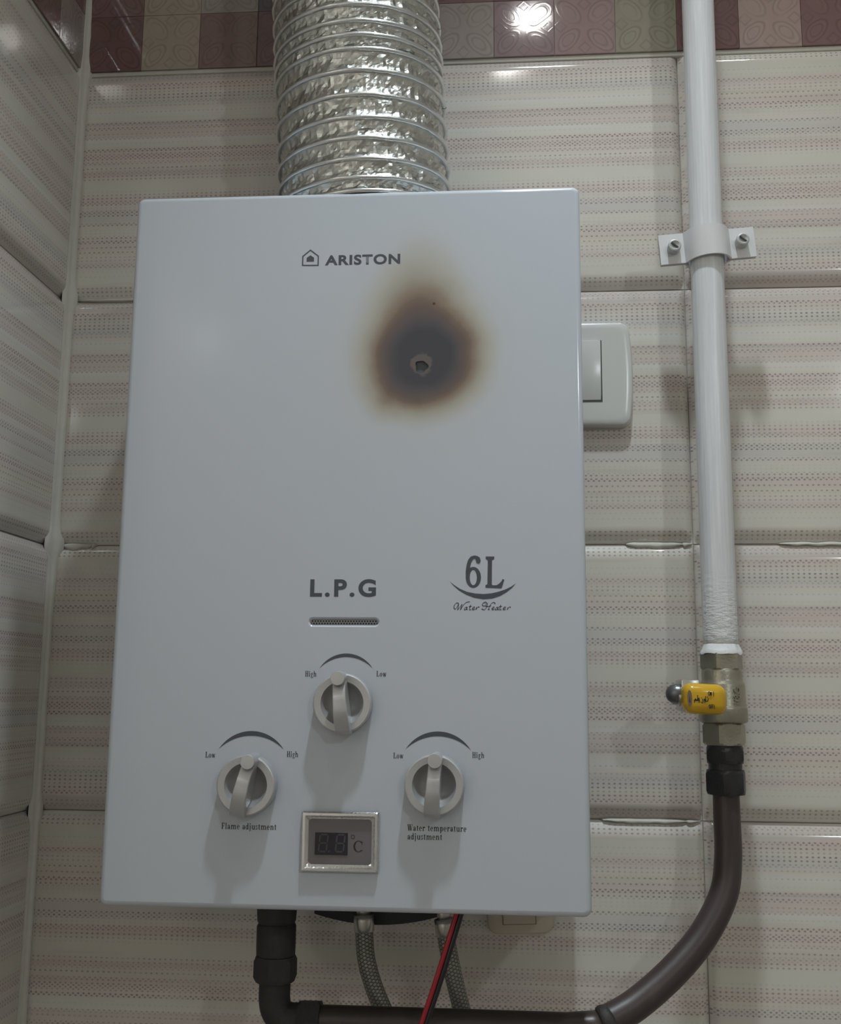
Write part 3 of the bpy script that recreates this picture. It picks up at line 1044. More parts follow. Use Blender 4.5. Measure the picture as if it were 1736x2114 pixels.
flat('logo_house', outline(house, 0.0008) + [hin], -D - 0.0001, M_ink, heater, label='small printed house emblem')
font_text('brand_lettering', 'ARISTON', -0.0188, 0.4042, 0.0070, 0.0495, M_ink, heater, bold=0.034, space=1.12)
font_text('lpg_lettering', 'L.P.G', -0.0232, 0.1867, 0.0111, 0.0413, M_ink, heater, bold=0.035, space=1.25)
# '6L' and the smile below it, traced in print units (0.0347 mm)
u = 0.00003470
def q6(pts):
    return [(0.0736 + (x - 530) * u * 0.996, 0.2125 - (y - 230) * u) for x, y in pts]
def ell(cx, cy, rx, ry, a):
    return (cx + rx * math.cos(math.radians(a)), cy + ry * math.sin(math.radians(a)))
six = []
for k in range(30):     # bowl
    a, b = k * 12, k * 12 + 12
    six.append([ell(669, 622, 137, 188, a), ell(669, 622, 137, 188, b), ell(668, 626, 63, 135, b), ell(668, 626, 63, 135, a)])
oa = [(532, 590), (534, 500), (548, 400), (575, 310), (620, 250), (680, 230), (740, 238), (785, 270), (800, 320), (790, 365), (755, 378)]
ia = [(540, 560), (570, 500), (606, 462), (625, 370), (650, 320), (680, 288), (702, 290), (712, 310), (718, 335), (730, 365), (755, 378)]
arc6 = [[oa[i], oa[i + 1], ia[i + 1], ia[i]] for i in range(len(oa) - 1)]
flat('capacity_digit', [q6(p) for p in six], -D - 0.0001, M_ink, heater)
flat('capacity_digit_hook', [q6(p) for p in arc6], -D - 0.00022, M_ink, heater)
Lpoly = [(890, 248), (1045, 248), (1042, 300), (1003, 318), (998, 745), (1012, 762), (1080, 762), (1130, 730), (1170, 690), (1190, 648), (1220, 665), (1170, 818), (885, 808), (885, 760), (918, 745), (928, 330), (918, 310), (890, 298)]
flat('capacity_letter', [q6(Lpoly)], -D - 0.0001, M_ink, heater)
top = [(250, 695), (330, 760), (440, 830), (560, 880), (700, 908), (850, 918), (990, 905), (1120, 875), (1240, 835), (1340, 785), (1425, 728)]
bot = [(250, 695), (320, 775), (420, 860), (540, 930), (680, 985), (850, 1012), (1010, 998), (1150, 950), (1260, 885), (1350, 815), (1425, 728)]
flat('smile_curve', [q6([top[i], top[i + 1], bot[i + 1], bot[i]]) for i in range(len(top) - 1)], -D - 0.0001, M_ink, heater)
def shiftp(p, dx, dy=0):
    return [(a + dx, b + dy) for a, b in p]
Wp = [(405, 1100), (385, 1140), (350, 1185), (325, 1165), (335, 1110), (375, 1078), (405, 1090), (400, 1150), (390, 1205)]
W2 = [(390, 1205), (430, 1150), (468, 1100), (455, 1150), (440, 1200), (490, 1120), (540, 1070), (610, 1055)]
ap = [(558, 1152), (525, 1158), (508, 1190), (530, 1196), (562, 1150), (550, 1192), (572, 1190)]
tp = [(622, 1110), (602, 1185), (615, 1198), (635, 1185)]
tb = [(588, 1142), (612, 1139), (640, 1136)]
ep = [(658, 1180), (690, 1162), (684, 1146), (660, 1160), (655, 1190), (680, 1196), (702, 1180)]
rp = [(728, 1150), (716, 1195), (733, 1165), (758, 1146), (776, 1155)]
Hp = [[(870, 1078), (842, 1078), (830, 1120), (868, 1130), (900, 1092), (890, 1062), (860, 1064)], [(925, 1075), (897, 1160), (862, 1195), (822, 1186), (832, 1170)],
      [(880, 1132), (930, 1137), (985, 1125)], [(1060, 1092), (1030, 1066), (985, 1090), (955, 1150), (932, 1192), (960, 1190)]]
strokes = [Wp, W2, ap, tp, tb, ep, rp] + Hp + [shiftp(ep, 345), shiftp(ap, 550), shiftp(tp, 535), shiftp(tb, 535), shiftp(ep, 545), shiftp(rp, 555)]
flat('script_lettering', [q6(p) for s_ in strokes for p in pen(s_, 7, 19, 2.3)], -D - 0.0001, M_ink, heater)
def crescent(name, cx, z0, half, hgt, th, tilt=0.0):
    """dial arc: tapering crescent"""
    R = (half * half + hgt * hgt) / (2 * hgt)
    h2 = hgt - th
    R2 = (half * half + h2 * h2) / (2 * h2)
    a1, a2 = math.asin(half / R), math.asin(half / R2)
    n = 30
    O = [(R * math.sin(-a1 + 2 * a1 * k / n), hgt - R + R * math.cos(-a1 + 2 * a1 * k / n)) for k in range(n + 1)]
    I = [(R2 * math.sin(-a2 + 2 * a2 * k / n), h2 - R2 + R2 * math.cos(-a2 + 2 * a2 * k / n)) for k in range(n + 1)]
    return flat(name, [[O[i], O[i + 1], I[i + 1], I[i]] for i in range(n)], -D - 0.0001, M_ink, heater, (cx, z0), 1.0, tilt)
crescent('dial_arc', 0.0004, 0.1429, 0.0164, 0.0090, 0.0022)
crescent('dial_arc', -0.0570, 0.0936, 0.0201, 0.0109, 0.0029)
crescent('dial_arc', 0.0572, 0.0947, 0.0197, 0.0108, 0.0029)
serif_text('dial_lettering', 'High', -0.0249, 0.1377, 0.0034, 0.0071)
serif_text('dial_lettering', 'Low', 0.0192, 0.1380, 0.0034, 0.0062)
serif_text('dial_lettering', 'Low', -0.0853, 0.0883, 0.0034, 0.0063)
serif_text('dial_lettering', 'High', -0.0349, 0.0893, 0.0034, 0.0071)
serif_text('dial_lettering', 'Low', 0.0302, 0.0893, 0.0034, 0.0062)
serif_text('dial_lettering', 'High', 0.0778, 0.0902, 0.0034, 0.0073)
serif_text('caption_lettering', 'Flame adjustment', -0.0737, 0.0463, 0.0037, 0.0338)
serif_text('caption_lettering', 'Water temperature', 0.0391, 0.0473, 0.0037, 0.0353)
serif_text('caption_lettering', 'adjustment', 0.0392, 0.0423, 0.0037, 0.0208)

# --- knobs
def knob(cx, cz, ang, lab):
    R = 0.0178
    y0 = -D
    P = 0.0088
    prof = [(R, 0.0), (R, P - 0.0008), (R - 0.0003, P - 0.0003), (R - 0.0009, P), (0.0131, P - 0.0002), (0.0127, P - 0.0007), (0.0110, P - 0.0034), (0.0080, P - 0.0056), (0.004, P - 0.0066), (0.0005, P - 0.0068)]
    k = lathe('control_knob', prof, (cx, y0, cz), (0, -1, 0), M_silver, heater, 56, sharp=24, label=lab)
    # pointer bar: curved crest, tapering sides
    rot = Matrix.Rotation(ang, 3, 'Y')
    n = 22
    z0, z1 = -0.0182, 0.0112
    verts, faces = [], []
    for i in range(n + 1):
        f = i / n
        z = z0 + (z1 - z0) * f
        crest = 0.0196 - 0.0068 * max(0.0, (0.55 - f) / 0.55) ** 2.0 - 0.0030 * max(0.0, (f - 0.72) / 0.28) ** 1.5
        wt = 0.0041 + 0.0004 * math.cos(f * PI)
        wb = wt + 0.0004
        base = 0.0020 if abs(z) < 0.0125 else 0.0055
        prof2 = [(-wb, base), (-wt - 0.0001, crest - 0.0009), (-wt + 0.0003, crest - 0.0002), (-wt * 0.45, crest), (wt * 0.45, crest), (wt - 0.0003, crest - 0.0002), (wt + 0.0001, crest - 0.0009), (wb, base)]
        for a, h in prof2:
            if i == 0:
                h = min(h, crest - 0.0010)
            p = rot @ V((a, 0, z))
            verts.append((cx + p.x, y0 - h, cz + p.z))
    m = 8
    for i in range(n):
        for j in range(m):
            faces.append((i * m + j, i * m + (j + 1) % m, (i + 1) * m + (j + 1) % m, (i + 1) * m + j))
    faces.append(tuple(range(m)))
    faces.append(tuple(n * m + j for j in range(m)))
    bm = bmesh.new()
    bv = [bm.verts.new(v) for v in verts]
    for f in faces:
        bm.faces.new([bv[i] for i in f])
    g = bmo('knob_grip', bm, M_silver2, k, True, autosmooth=28)
    g.location = (0, 0, 0)
    p = rot @ V((0, 0, 0.0148))
    tp_ = lathe('knob_tip', [(0.0043, 0.0), (0.0043, 0.0199), (0.0040, 0.0205), (0.0001, 0.0206)], (cx + p.x, y0, cz + p.z), (0, -1, 0), M_silver2, k, 28, sharp=25)
    tp_.location = (0, 0, 0)
    # saddle joining tip and grip
    q = rot @ V((0, 0, 0.0118))
    bm = bmesh.new()
    add_box(bm, cx + q.x - 0.0040, cx + q.x + 0.0040, y0 - 0.0150, y0 - 0.004, cz + q.z - 0.0028, cz + q.z + 0.0028, 0.0008, 2, rot)
    sd = bmo('knob_saddle', bm, M_silver, k, True, autosmooth=40)
    sd.location = (0, 0, 0)
knob(-0.0005, 0.1218, math.radians(-5), 'silver selector knob under the vent strip')
knob(-0.0578, 0.0728, math.radians(13), 'silver flame adjustment knob turned slightly clockwise')
knob(0.0554, 0.0745, math.radians(4), 'silver water temperature knob')

# --- temperature display
DX0, DX1, DZ0, DZ1 = -0.0243, 0.0221, 0.0230, 0.0577
bm = bmesh.new()
secs = [(0.0, 0.0004, 0.0000), (0.0, 0.0004, 0.0020), (0.0008, 0.0005, 0.0030), (0.0022, 0.0006, 0.0031), (0.0034, 0.0018, 0.0016), (0.0042, 0.0022, 0.0012)]
rings = []
for ins, r, p in secs:
    rings.append([bm.verts.new((x, -D - p, z)) for x, z in rrect(DX0 + ins, DX1 - ins, DZ0 + ins, DZ1 - ins, r, 4)])
for i in range(len(rings) - 1):
    n = len(rings[i])
    for k in range(n):
        bm.faces.new((rings[i][k], rings[i + 1][k], rings[i + 1][(k + 1) % n], rings[i][(k + 1) % n]))
disp = bmo('display_frame', bm, M_chrome, heater, True, 'chrome frame of the unlit temperature display', 30)
def sub(o):
    o.location = (0, 0, 0)
    return o
bm = bmesh.new()
bm.faces.new([bm.verts.new((x, -D - 0.0012, z)) for x, z in rrect(DX0 + 0.004, DX1 - 0.004, DZ0 + 0.004, DZ1 - 0.004, 0.002, 4)])
bmo('display_face', bm, M_face, disp)
sub(bpy.data.objects['display_face'])
sub(box('led_window', -0.0161, 0.0036, -D - 0.0016, -D - 0.0011, 0.0327, 0.0455, M_led, disp))
def seg7(ox, oz, w, h, sl=0.10):
    t = 0.0009
    g = 0.00022
    H2 = h / 2
    S_ = {'a': [(0, h), (w, h)], 'g': [(0, H2), (w, H2)], 'd': [(0, 0), (w, 0)], 'f': [(0, H2), (0, h)], 'b': [(w, H2), (w, h)], 'e': [(0, 0), (0, H2)], 'c': [(w, 0), (w, H2)]}
    for kx, (p, q) in S_.items():
        hor = p[1] == q[1]
        a = t / 2
        if hor:
            poly = [(p[0] + g, p[1]), (p[0] + g + a, p[1] + a), (q[0] - g - a, p[1] + a), (q[0] - g, p[1]), (q[0] - g - a, p[1] - a), (p[0] + g + a, p[1] - a)]
        else:
            poly = [(p[0], p[1] + g), (p[0] + a, p[1] + g + a), (p[0] + a, q[1] - g - a), (p[0], q[1] - g), (p[0] - a, q[1] - g - a), (p[0] - a, p[1] + g + a)]
        sub(flat('digit_segment', [[(x + (y) * sl, y) for x, y in poly]], -D - 0.00168, M_seg, disp, (ox, oz)))
seg7(-0.0139, 0.0346, 0.0047, 0.0098)
seg7(-0.0037, 0.0346, 0.0047, 0.0098)
sub(flat('decimal_point', Dp(0, 0, 0.0006, 0.0006), -D - 0.00168, M_seg, disp, (-0.0077, 0.0347)))
sub(flat('degree_ring', Ep(0, 0, 0.0013, 0.0013, 0.0004, 0.0004), -D - 0.0013, M_inkdark, disp, (0.0066, 0.0433)))
Cs = Ep(.42, .5, .42, .5, .16, .05, 42, 318, 30) + [Rp(.70, .64, .74, .96), Rp(.72, .10, .75, .2)]
sub(flat('celsius_letter', Cs, -D - 0.0013, M_inkdark, disp, (0.0070, 0.0346), 0.0066, 0, 1.12))

# ------------------------------------------------------------------ exhaust duct
DUCT_Y = -0.0785
def duct_axis(z):
    return V((-0.0022 - 0.062 * (z - 0.49), DUCT_Y, z))
ridge_z = [0.4605,  0.4700, 0.4835, 0.4985, 0.5135, 0.5300, 0.5480, 0.5640, 0.5745, 0.5850, 0.5975, 0.6120, 0.6270, 0.6420, 0.6570]
while ridge_z[-1] < CEIL:
    ridge_z.append(ridge_z[-1] + 0.015)
RD = 0.0605
duct = thing('exhaust_duct', 'crinkled aluminium flexible exhaust duct rising from the heater', 'duct', (-0.002, DUCT_Y, HH))
def build_duct():
    rnd = random.Random(11)
    seg, verts, faces = 150, [], []
    zs = []
    for i in range(len(ridge_z) - 1):
        for k in range(7):
            zs.append((ridge_z[i] + (ridge_z[i + 1] - ridge_z[i]) * k / 7, k / 7))
    zs = [(z, f) for z, f in zs if z <= CEIL - 0.001]
    for z, f in zs:
        sag = math.sin(PI * f)
        c = duct_axis(z)
        for k in range(seg):
            a = 2 * PI * k / seg
            nn = noise.noise(V((math.cos(a) * 11, math.sin(a) * 11, z * 150)))
            n2 = noise.noise(V((math.cos(a) * 34, math.sin(a) * 34, z * 420 + 9)))
            r = RD - 0.0024 * sag + (0.0012 * nn + 0.0005 * n2 + 0.0003 * (rnd.random() - 0.5)) * (0.25 + sag)
            # the wire runs as a helix: tilt every band slightly
            dz = 0.0045 * math.sin(a + 0.6) + 0.0006 * (rnd.random() - 0.5)
            verts.append((c.x + r * math.cos(a), c.y + r * math.sin(a), z + dz))
    for i in range(len(zs) - 1):
        for k in range(seg):
            k2 = (k + 1) % seg
            faces.append((i * seg + k, i * seg + k2, (i + 1) * seg + k2, (i + 1) * seg + k))
    mesh('foil_sleeve', verts, faces, M_foil, duct)
    pts, rad = [], []
    for i, z in enumerate(ridge_z[:-1]):
        if z > CEIL - 0.02:
            break
        for k in range(72):
            a = 2 * PI * k / 72
            zz = z + (ridge_z[i + 1] - z) * 0.0
            nz = 0.0005 * noise.noise(V((a * 3, i * 2.0, 1)))
            c = duct_axis(zz)
            if k == 0:
                ring = []
            ring.append(V((c.x + (RD + 0.0006) * math.cos(a), c.y + (RD + 0.0006) * math.sin(a), zz + 0.0045 * math.sin(a + 0.6) + nz)))
        ring.append(ring[0])
        ring.append(ring[1])
        tube('wire_ring', ring, lambda s, i=i: 0.00165 + 0.0006 * noise.noise(V((s * 160, i * 3.0, 0))), M_coil, duct, 8, False)
build_duct()

# ------------------------------------------------------------------ gas pipe, clamp, valve
PX, PY, PR = 0.2462, -0.043, 0.0118
gp = thing('gas_pipe', 'white painted vertical gas pipe in front of the striped tiles', 'pipe', (PX, PY, 0.158))
pp = [V((PX + 0.0012 * (z - 0.16) * 2, PY, z)) for z in [0.1555 + (CEIL - 0.001 - 0.1555) * i / 80 for i in range(81)]]
tube('pipe_tube', pp, PR, M_paint, gp, 40)
def paint_lip():
    verts, faces, n = [], [], 48
    for i, (r, z) in enumerate([(0.0144, 0.1561), (0.0143, 0.1574), (0.0136, 0.1590), (0.0127, 0.1606), (0.0121, 0.1622), (0.0117, 0.1630)]):
        for k in range(n):
            a = 2 * PI * k / n
            wv = noise.noise(V((math.cos(a) * 2.2, math.sin(a) * 2.2, 3.0)))
            rr = r + (0.0007 * wv if i < 4 else 0)
            verts.append((PX + rr * math.cos(a), PY + rr * math.sin(a), z + 0.0020 * wv * (1 if i < 5 else 0)))
    for i in range(5):
        for k in range(n):
            faces.append((i * n + k, i * n + (k + 1) % n, (i + 1) * n + (k + 1) % n, (i + 1) * n + k))
    return mesh('paint_lip', verts, faces, simple('fresh_paint', (0.78, 0.79, 0.79), 0.25, 0, 0.02, 80, 0.3), gp, True, None, 'brighter blob of paint above the valve')
paint_lip()

clamp = thing('pipe_clamp', 'white metal clamp with two screws holding the gas pipe', 'clamp', (PX, PY, 0.455))
CR = Matrix.Rotation(math.radians(-4.2), 3, 'Y')
CC = V((PX + 0.0008, PY, 0.4530))
def clamp_part(name, profile, z0, z1, th=0.0016, mat=M_clamp):
    """profile: (x, y) polyline around the pipe, extruded in z and thickened"""
    n = len(profile)
    verts, faces = [], []
    for i, (x, y) in enumerate(profile):
        a, b = profile[max(i - 1, 0)], profile[min(i + 1, n - 1)]
        d = V((b[0] - a[0], b[1] - a[1], 0)).normalized()
        nn = V((-d.y, d.x, 0)) * th
        for zz in (z0, z1):
            for off in (0, 1):
                p = CR @ V((x + nn.x * off, y + nn.y * off, zz))
                verts.append(CC + p)
    bm = bmesh.new()
    bv = [bm.verts.new(v) for v in verts]
    for i in range(n - 1):
        A, B_ = i * 4, (i + 1) * 4
        for a, b in ((0, 1), (1, 3), (3, 2), (2, 0)):
            bm.faces.new((bv[A + a], bv[A + b], bv[B_ + b], bv[B_ + a]))
    bm.faces.new([bv[i] for i in (0, 1, 3, 2)])
    bm.faces.new([bv[(n - 1) * 4 + i] for i in (2, 3, 1, 0)])
    return bmo(name, bm, mat, clamp, True, autosmooth=35)
def strap(front):
    s = -1 if front else 1
    R = PR + 0.0020
    pr = [(-0.0345, s * 0.0006), (-0.0165, s * 0.0006)]
    pr += [(-0.0155, s * 0.0010), (-0.0147, s * 0.0028)]
    for k in range(1, 16):
        a = PI - PI * k / 16
        if 0.35 < a < PI - 0.35:
            pr.append((R * 1.02 * math.cos(a), s * (R * math.sin(a) + 0.0004)))
    pr += [(0.0147, s * 0.0028), (0.0155, s * 0.0010), (0.0165, s * 0.0006), (0.0345, s * 0.0006)]
    if not front:
        pr = pr[::-1]
    return pr
clamp_part('front_strap', strap(True)[::-1], -0.0115, 0.0115)
clamp_part('rear_strap', strap(False)[::-1], -0.0115, 0.0115)
for sx in (-0.0245, 0.0245):
    c = CC + CR @ V((sx, 0, 0))
    sc_ = lathe('screw', [(0.0047, 0.0), (0.0047, 0.0066), (0.0043, 0.0074), (0.0034, 0.0077), (0.0022, 0.0068), (0.0001, 0.0066)], (c.x, c.y - 0.0020, c.z), (0, -1, 0), M_screw, clamp, 24)
    sub(box('screw_slot', c.x - 0.0030, c.x + 0.0030, c.y - 0.0098, c.y - 0.0088, c.z - 0.0005, c.z + 0.0005, M_gap, sc_, 0, 1, Matrix.Rotation(0.7, 3, 'Y')))
lathe('wall_stud', [(0.0045, 0.0), (0.0045, 0.028)], (PX, 0.002, 0.453), (0, -1, 0), M_clamp, clamp, 20)

valve = thing('gas_valve', 'brass ball valve with a yellow handle at the foot of the white gas pipe', 'valve', (PX, PY, 0.096))
AX = (0, 0, 1)
HEXP = math.radians(66)
hexnut('upper_hex', 0.0147, 0.1450, 0.1580, (PX, PY, 0), AX, M_brass, valve, HEXP)
lathe('valve_body', [(0.0128, 0.1462), (0.0134, 0.1452), (0.0136, 0.1440), (0.0136, 0.1392), (0.0139, 0.1376), (0.0148, 0.1362), (0.0152, 0.1350), (0.0152, 0.1216), (0.0155, 0.1208), (0.0161, 0.1200), (0.0162, 0.1190),
                     (0.0162, 0.1112), (0.0158, 0.1104), (0.0140, 0.1096)][::-1], (PX, PY, 0), AX, M_brass, valve, 40)
hexnut('lower_hex', 0.0147, 0.0950, 0.1096, (PX, PY, 0), AX, M_brass, valve, HEXP)
# raised casting marks on the body
def raised(polys, zc, ang0, R, sc, vertical, name):
    bm = bmesh.new()
    for p in polys:
        lo, hi = [], []
        for x, y in p:
            if vertical:
                a, z = ang0 + (-y) * sc / R, zc + x * sc
            else:
                a, z = ang0 + x * sc / R, zc + y * sc
            for lst, rr in ((lo, R - 0.0002), (hi, R + 0.00075)):
                lst.append(bm.verts.new((PX + rr * math.sin(a), PY - rr * math.cos(a), z)))
        n = len(p)
        bm.faces.new(hi)
        for k in range(n):
            bm.faces.new((lo[k], lo[(k + 1) % n], hi[(k + 1) % n], hi[k]))
    o = bmo(name, bm, M_brass, valve)
    return o
Vg = [Lp(.08, 1, .36, 0, .16), Lp(.62, 1, .38, 0, .16)]
amp_ = [[(x + .8, y) for x, y in p] for p in Ep(.25, .74, .2, .24, .11, .11) + Ep(.24, .26, .25, .27, .12, .12) + [Lp(.1, .75, .6, 0, .13)]]
Gg = [[(x + 1.6, y) for x, y in p] for p in Ep(.42, .5, .42, .52, .15, .14, 40, 330) + [Rp(.46, .36, .84, .50), Rp(.70, .10, .84, .42)]]
raised(Vg + amp_ + Gg, 0.1222, 0.60, 0.0152, 0.0048, True, 'raised_lettering')

# handle: steel lever on the side stem, yellow sleeve, dome nut
HY = -0.072
lathe('valve_stem', [(0.0052, 0.0), (0.0052, 0.030)], (PX - 0.006, PY - 0.012, 0.127), (-1, 0, 0), M_brass, valve, 20)
bm = bmesh.new()
add_box(bm, 0.2135, 0.2260, -0.074, -0.050, 0.1175, 0.1385, 0.0012, 2)
bmo('lever_plate', bm, M_steel, valve, True, autosmooth=40)
bm = bmesh.new()
vsx = add_box(bm, 0.2130, 0.2412, -0.088, -0.058, 0.1165, 0.1362, 0.0062, 6)
for v in vsx:   # the free end is rounder and dips a little
    t_ = (v.co.x - 0.2133) / 0.0279
    v.co.z += -0.0012 * t_ * (1 if v.co.z < 0.1255 else 0.6)
    if t_ > 0.5:
        q = (t_ - 0.5) / 0.5
        v.co.z = 0.1250 + (v.co.z - 0.1250) * (1 - 0.10 * q * q)
        v.co.y += 0.002 * q * q * (1 if v.co.y < -0.073 else 0)
handle = bmo('handle', bm, M_yellow, valve, True, 'glossy yellow plastic handle with black print', 40)
fy_ = -0.08825
def hp(x, y):   # print position from handle-face units (0..1600 across the traced area)
    return (0.2133 + (x - 440) / 1020 * 0.0282, 0.1358 - (y - 330) / 640 * 0.0190)
def hstroke(pts, w):
    return [[hp(*q) for q in p] for p in pen(pts, w * 0.8, w, 0.8, 4)]
marks = []
ar = [[(650, 740), (665, 700), (680, 660), (700, 690), (725, 690), (735, 580)], [(735, 690), (760, 640), (770, 690), (760, 745)], [(640, 690), (690, 690), (780, 690)],
      [(800, 720), (830, 750), (850, 720), (845, 660)], [(885, 745), (900, 700), (890, 660), (880, 690), (905, 700)], [(915, 600), (920, 710), (965, 700), (970, 640)], [(940, 625), (965, 620)], [(815, 640), (830, 642)]]
for p in ar:
    marks += hstroke(p, 20)
on = [[(1000, 500), (975, 540), (995, 590), (1020, 545), (1000, 500)], [(1030, 590), (1032, 510), (1048, 590), (1050, 510)], [(1098, 500), (1100, 605)]]
of = [[(1000, 780), (985, 820), (1005, 865), (1020, 820), (1000, 780)], [(1035, 865), (1035, 785), (1055, 785)], [(1035, 825), (1052, 825)], [(1068, 865), (1068, 785), (1086, 785)], [(1068, 825), (1084, 825)], [(1108, 785), (1110, 880)]]
for p in on + of:
    marks += hstroke(p, 16)
sub(flat('handle_print', marks, fy_, M_inkdark, handle))
badge = [[hp(550 + 55 * math.cos(a), 650 + 175 * math.sin(a)) for a in [2 * PI * k / 24 for k in range(24)]]]
sub(flat('handle_badge', badge, fy_, simple('badge_ink', (0.20, 0.13, 0.10), 0.4), handle))
sub(flat('badge_flame', [[hp(535, 740), hp(550, 560), hp(565, 740)]], fy_ - 0.0001, M_inkdark, handle))
lathe('dome_nut', [(0.0066, 0.0), (0.0066, 0.0028), (0.0064, 0.0034), (0.0058, 0.0058), (0.0042, 0.0078), (0.0022, 0.0088), (0.0002, 0.0090)], (0.2132, HY + 0.004, 0.1290), (-1, 0, 0), M_dome, valve, 28)
hexnut('stem_washer', 0.0074, -0.0005, 0.0022, (0.2140, HY + 0.004, 0.1285), (-1, 0, 0), M_steel, valve, 0.2)

# ------------------------------------------------------------------ gas hose with its fittings
hose = thing('gas_hose', 'dark brown gas hose curving from the valve to the left under the heater', 'hose', (PX, PY, 0.06))
lathe('nipple', [(0.0116, 0.0830), (0.0116, 0.0965)], (PX, PY, 0), AX, M_black, hose, 28)
hexnut('upper_nut', 0.0138, 0.0830, 0.0935, (PX, PY, 0), AX, M_black, hose, HEXP + 0.25, 0.0022)
lathe('neck', [(0.0110, 0.0765), (0.0112, 0.0845)], (PX, PY, 0), AX, M_black, hose, 28)
hexnut('lower_nut', 0.0141, 0.0625, 0.0785, (PX, PY, 0), AX, M_black, hose, HEXP + 0.12, 0.0018)
path = spline([(PX - 0.0002, PY, 0.066), (PX - 0.0005, -0.0445, 0.045), (PX - 0.0012, -0.047, 0.022), (PX - 0.0060, -0.052, -0.0005), (0.2250, -0.060, -0.0245), (0.2040, -0.069, -0.0450), (0.1790, -0.078, -0.0630), (0.1590, -0.085, -0.0725)], 12)
tube('hose_tube', path, lambda s: 0.0088 + 0.0008 * min(1, s / 0.12), M_hose, hose, 28)
tube('hose_ring', [V((0.1625, -0.0838, -0.0713)), V((0.1605, -0.0845, -0.0722)), V((0.1585, -0.0850, -0.0730)), V((0.1565, -0.0852, -0.0738))], lambda s: 0.0107 if 0.0012 < s < 0.006 else 0.0100, M_hosefit, hose, 28)
PZ, PYY = -0.0765, -0.086
tube('steel_tail', [V((0.160, PYY + 0.0005, -0.0738)), V((0.150, PYY, -0.0752)), V((0.135, PYY, PZ)), V((0.05, PYY, PZ)), V((-0.02, PYY, PZ)), V((-0.0380, PYY, PZ))], 0.0094, simple('dark_steel_pipe', (0.062, 0.050, 0.045), 0.36, 0.35, 0.2, 60, 0.15), hose, 28)
hexnut('elbow_nut', 0.0128, -0.0335, -0.0195, (0, PYY, PZ), (1, 0, 0), M_hosefit, hose, 0.3)

inlet = thing('gas_inlet_elbow', 'blackened gas inlet coupling and elbow below the heater, on the left', 'pipe fitting', (-0.0495, PYY, -0.08))
IX = -0.0495
lathe('inlet_stub', [(0.0124, -0.0165), (0.0128, -0.010), (0.0128, 0.004)], (IX, PYY, 0), AX, M_hosefit, inlet, 28)
lathe('coupling', [(0.0112, -0.0185), (0.0123, -0.0170), (0.0126, -0.0120)], (IX, PYY, 0), AX, M_hosefit, inlet, 28)
lathe('sleeve', [(0.0108, -0.0390), (0.0124, -0.0375), (0.0126, -0.0300), (0.0126, -0.0200), (0.0116, -0.0182)], (IX, PYY, 0), AX, M_hosefit, inlet, 28)
hexnut('union_nut', 0.0141, -0.0535, -0.0380, (IX, PYY, 0), AX, M_hosefit, inlet, 0.4, 0.0022)
elb = [V((IX, PYY, -0.050)), V((IX, PYY, -0.058)), V((IX, PYY, -0.064)), V((IX + 0.0012, PYY, -0.0700)), V((IX + 0.0045, PYY, -0.0745)), V((IX + 0.0095, PYY, -0.0762)), V((IX + 0.019, PYY, PZ))]
tube('elbow', spline(elb, 6), 0.0100, M_hosefit, inlet, 28)

# ------------------------------------------------------------------ braided water hoses
def water_hose(label, pts, r, top):
    t = thing('water_hose', label, 'hose', pts[0], 'braided water hoses under the heater')
    p = spline(pts, 10)
    tube('braid', p, r, M_braid, t, 20)
    d = (p[1] - p[0]).normalized()
    a = p[0]
    tube('connector_tube', [a - d * 0.020, a - d * 0.010, a - d * 0.004], r * 0.78, M_steel, t, 20)
    tube('ferrule', [a - d * 0.0060, a - d * 0.0058, a - d * 0.0020, a + d * 0.0045, a + d * 0.0050], lambda s: r * 1.14 if 0.0001 < s < 0.0106 else r, M_steel, t, 20)
    return t
YH = -0.062
water_hose('braided steel water hose beside the black gas inlet', [(0.0040, YH, -0.0225), (0.0046, YH, -0.0330), (0.0060, YH, -0.0450), (0.0105, YH, -0.0600), (0.0180, YH - 0.001, -0.0760), (0.029, YH - 0.002, -0.0950), (0.047, YH, -0.150), (0.058, YH + 0.012, -0.260), (0.058, YH + 0.024, -0.420), (0.056, YH + 0.030, -0.620)], 0.0060, 0)
water_hose('braided steel water hose crossed by the red and black wire', [(0.0578, YH, -0.0240), (0.0590, YH, -0.0330), (0.0620, YH, -0.0480), (0.0660, YH, -0.0640), (0.0705, YH, -0.0800), (0.0760, YH, -0.0980), (0.089, YH, -0.155), (0.100, YH + 0.012, -0.260), (0.104, YH + 0.024, -0.420), (0.104, YH + 0.030, -0.620)], 0.0058, 0)

# ------------------------------------------------------------------ twin wire
wire = thing('twin_wire', 'red and black twin wire hanging below the heater', 'wire', (0.068, -0.112, 0.0))
wp = [(0.0705, -0.1105, 0.0004), (0.0692, -0.111, -0.0040), (0.0645, -0.113, -0.0190), (0.0590, -0.115, -0.0360), (0.0533, -0.115, -0.0530), (0.0470, -0.115, -0.0710), (0.0395, -0.114, -0.0930), (0.028, -0.112, -0.140), (0.018, -0.108, -0.240), (0.015, -0.106, -0.400), (0.015, -0.105, -0.600)]
rw = spline([(x - 0.0018, y - 0.0004, z - 0.0004) for x, y, z in wp], 8)
bw = spline([(x + 0.0014, y + 0.0006, z + 0.0004) for x, y, z in wp], 8)
tube('red_strand', rw, 0.00150, M_redw, wire, 14)
tube('black_strand', bw, 0.00175, M_blackw, wire, 14)

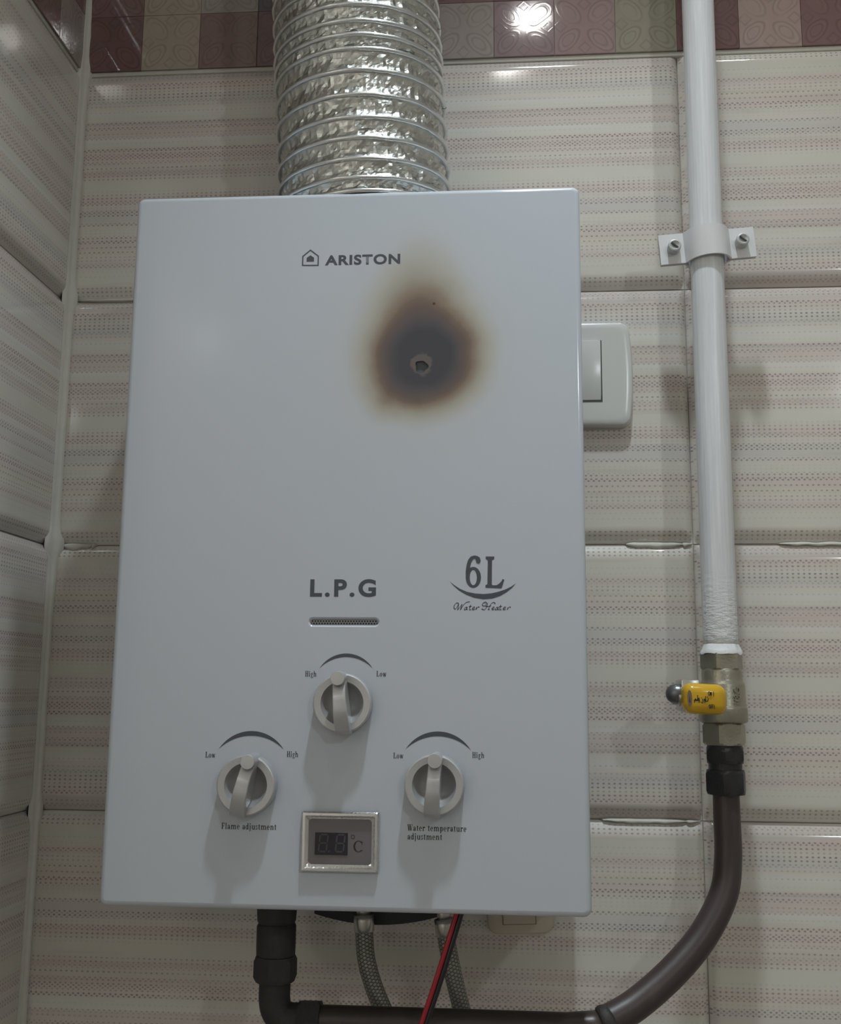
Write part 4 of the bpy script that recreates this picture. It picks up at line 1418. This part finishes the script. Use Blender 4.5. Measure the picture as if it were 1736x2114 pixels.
# ------------------------------------------------------------------ light switch and socket, partly behind the heater
def plate(name, label, cat, cx, cz, w, h, mat, th=0.0085, tilt=0.0, bulge=0.0030):
    t = thing(name, label, cat, (cx, 0, cz))
    rot = Matrix.Rotation(tilt, 3, 'Y')
    def ring(ins, y, grow=0.0):
        pts = []
        base = rrect(-w / 2 + ins, w / 2 - ins, -h / 2 + ins, h / 2 - ins, 0.0065, 8)
        out = []
        # densify and bow the sides outwards
        for i in range(len(base)):
            a, b = base[i], base[(i + 1) % len(base)]
            n = 10 if math.hypot(b[0] - a[0], b[1] - a[1]) > 0.01 else 1
            for k in range(n):
                out.append((a[0] + (b[0] - a[0]) * k / n, a[1] + (b[1] - a[1]) * k / n))
        for x, z in out:
            x += math.copysign(bulge, x) * (1 - (z / (h / 2)) ** 2) * min(1, (abs(x) / (w / 2)) ** 2)
            p = rot @ V((x, 0, z))
            pts.append(V((cx + p.x, y, cz + p.z)))
        return pts
    prof = [(0.0, 0.003), (0.0, -th * 0.45), (0.0004, -th * 0.72), (0.0012, -th * 0.90), (0.0026, -th * 0.98), (0.006, -th)]
    bm = bmesh.new()
    R = [[bm.verts.new(p) for p in ring(i, y)] for i, y in prof]
    for i in range(len(R) - 1):
        n = len(R[i])
        for k in range(n):
            bm.faces.new((R[i][k], R[i][(k + 1) % n], R[i + 1][(k + 1) % n], R[i + 1][k]))
    bm.faces.new(R[-1])
    bmo('plate', bm, mat, t, True, autosmooth=35)
    return t, rot
sw, _ = plate('light_switch', 'white rocker light switch on the wall, half hidden by the heater', 'switch', 0.1325, 0.3683, 0.1210, 0.0820, M_plate, 0.0090)
for x0, x1 in ((0.0930, 0.1180), (0.1200, 0.1450), (0.1470, 0.1715)):
    box('rocker_gap', x0 - 0.0006, x1 + 0.0008, -0.0093, -0.0060, 0.3460, 0.3943, M_gap, sw)
    bm = bmesh.new()
    for v in add_box(bm, x0, x1, -0.0100, -0.0062, 0.3470, 0.3940, 0.0005, 2):
        if v.co.y < -0.008:
            v.co.y += (0.3705 - v.co.z) * 0.030
    bmo('rocker', bm, M_plate, sw, True, autosmooth=40)
so, srot = plate('wall_socket', 'cream wall socket plate peeping out below the heater', 'socket', 0.1065, 0.0015, 0.0460, 0.0800, M_cream, 0.0095, math.radians(-2.5), 0.0012)
box('socket_insert', 0.0945, 0.1170, -0.0112, -0.0060, -0.0310, 0.030, M_cream, so, 0.0008, 2, srot)
box('insert_gap', 0.0938, 0.1177, -0.0097, -0.0060, -0.0316, 0.031, simple('cream_groove', (0.34, 0.29, 0.22), 0.6), so, 0, 1, srot)
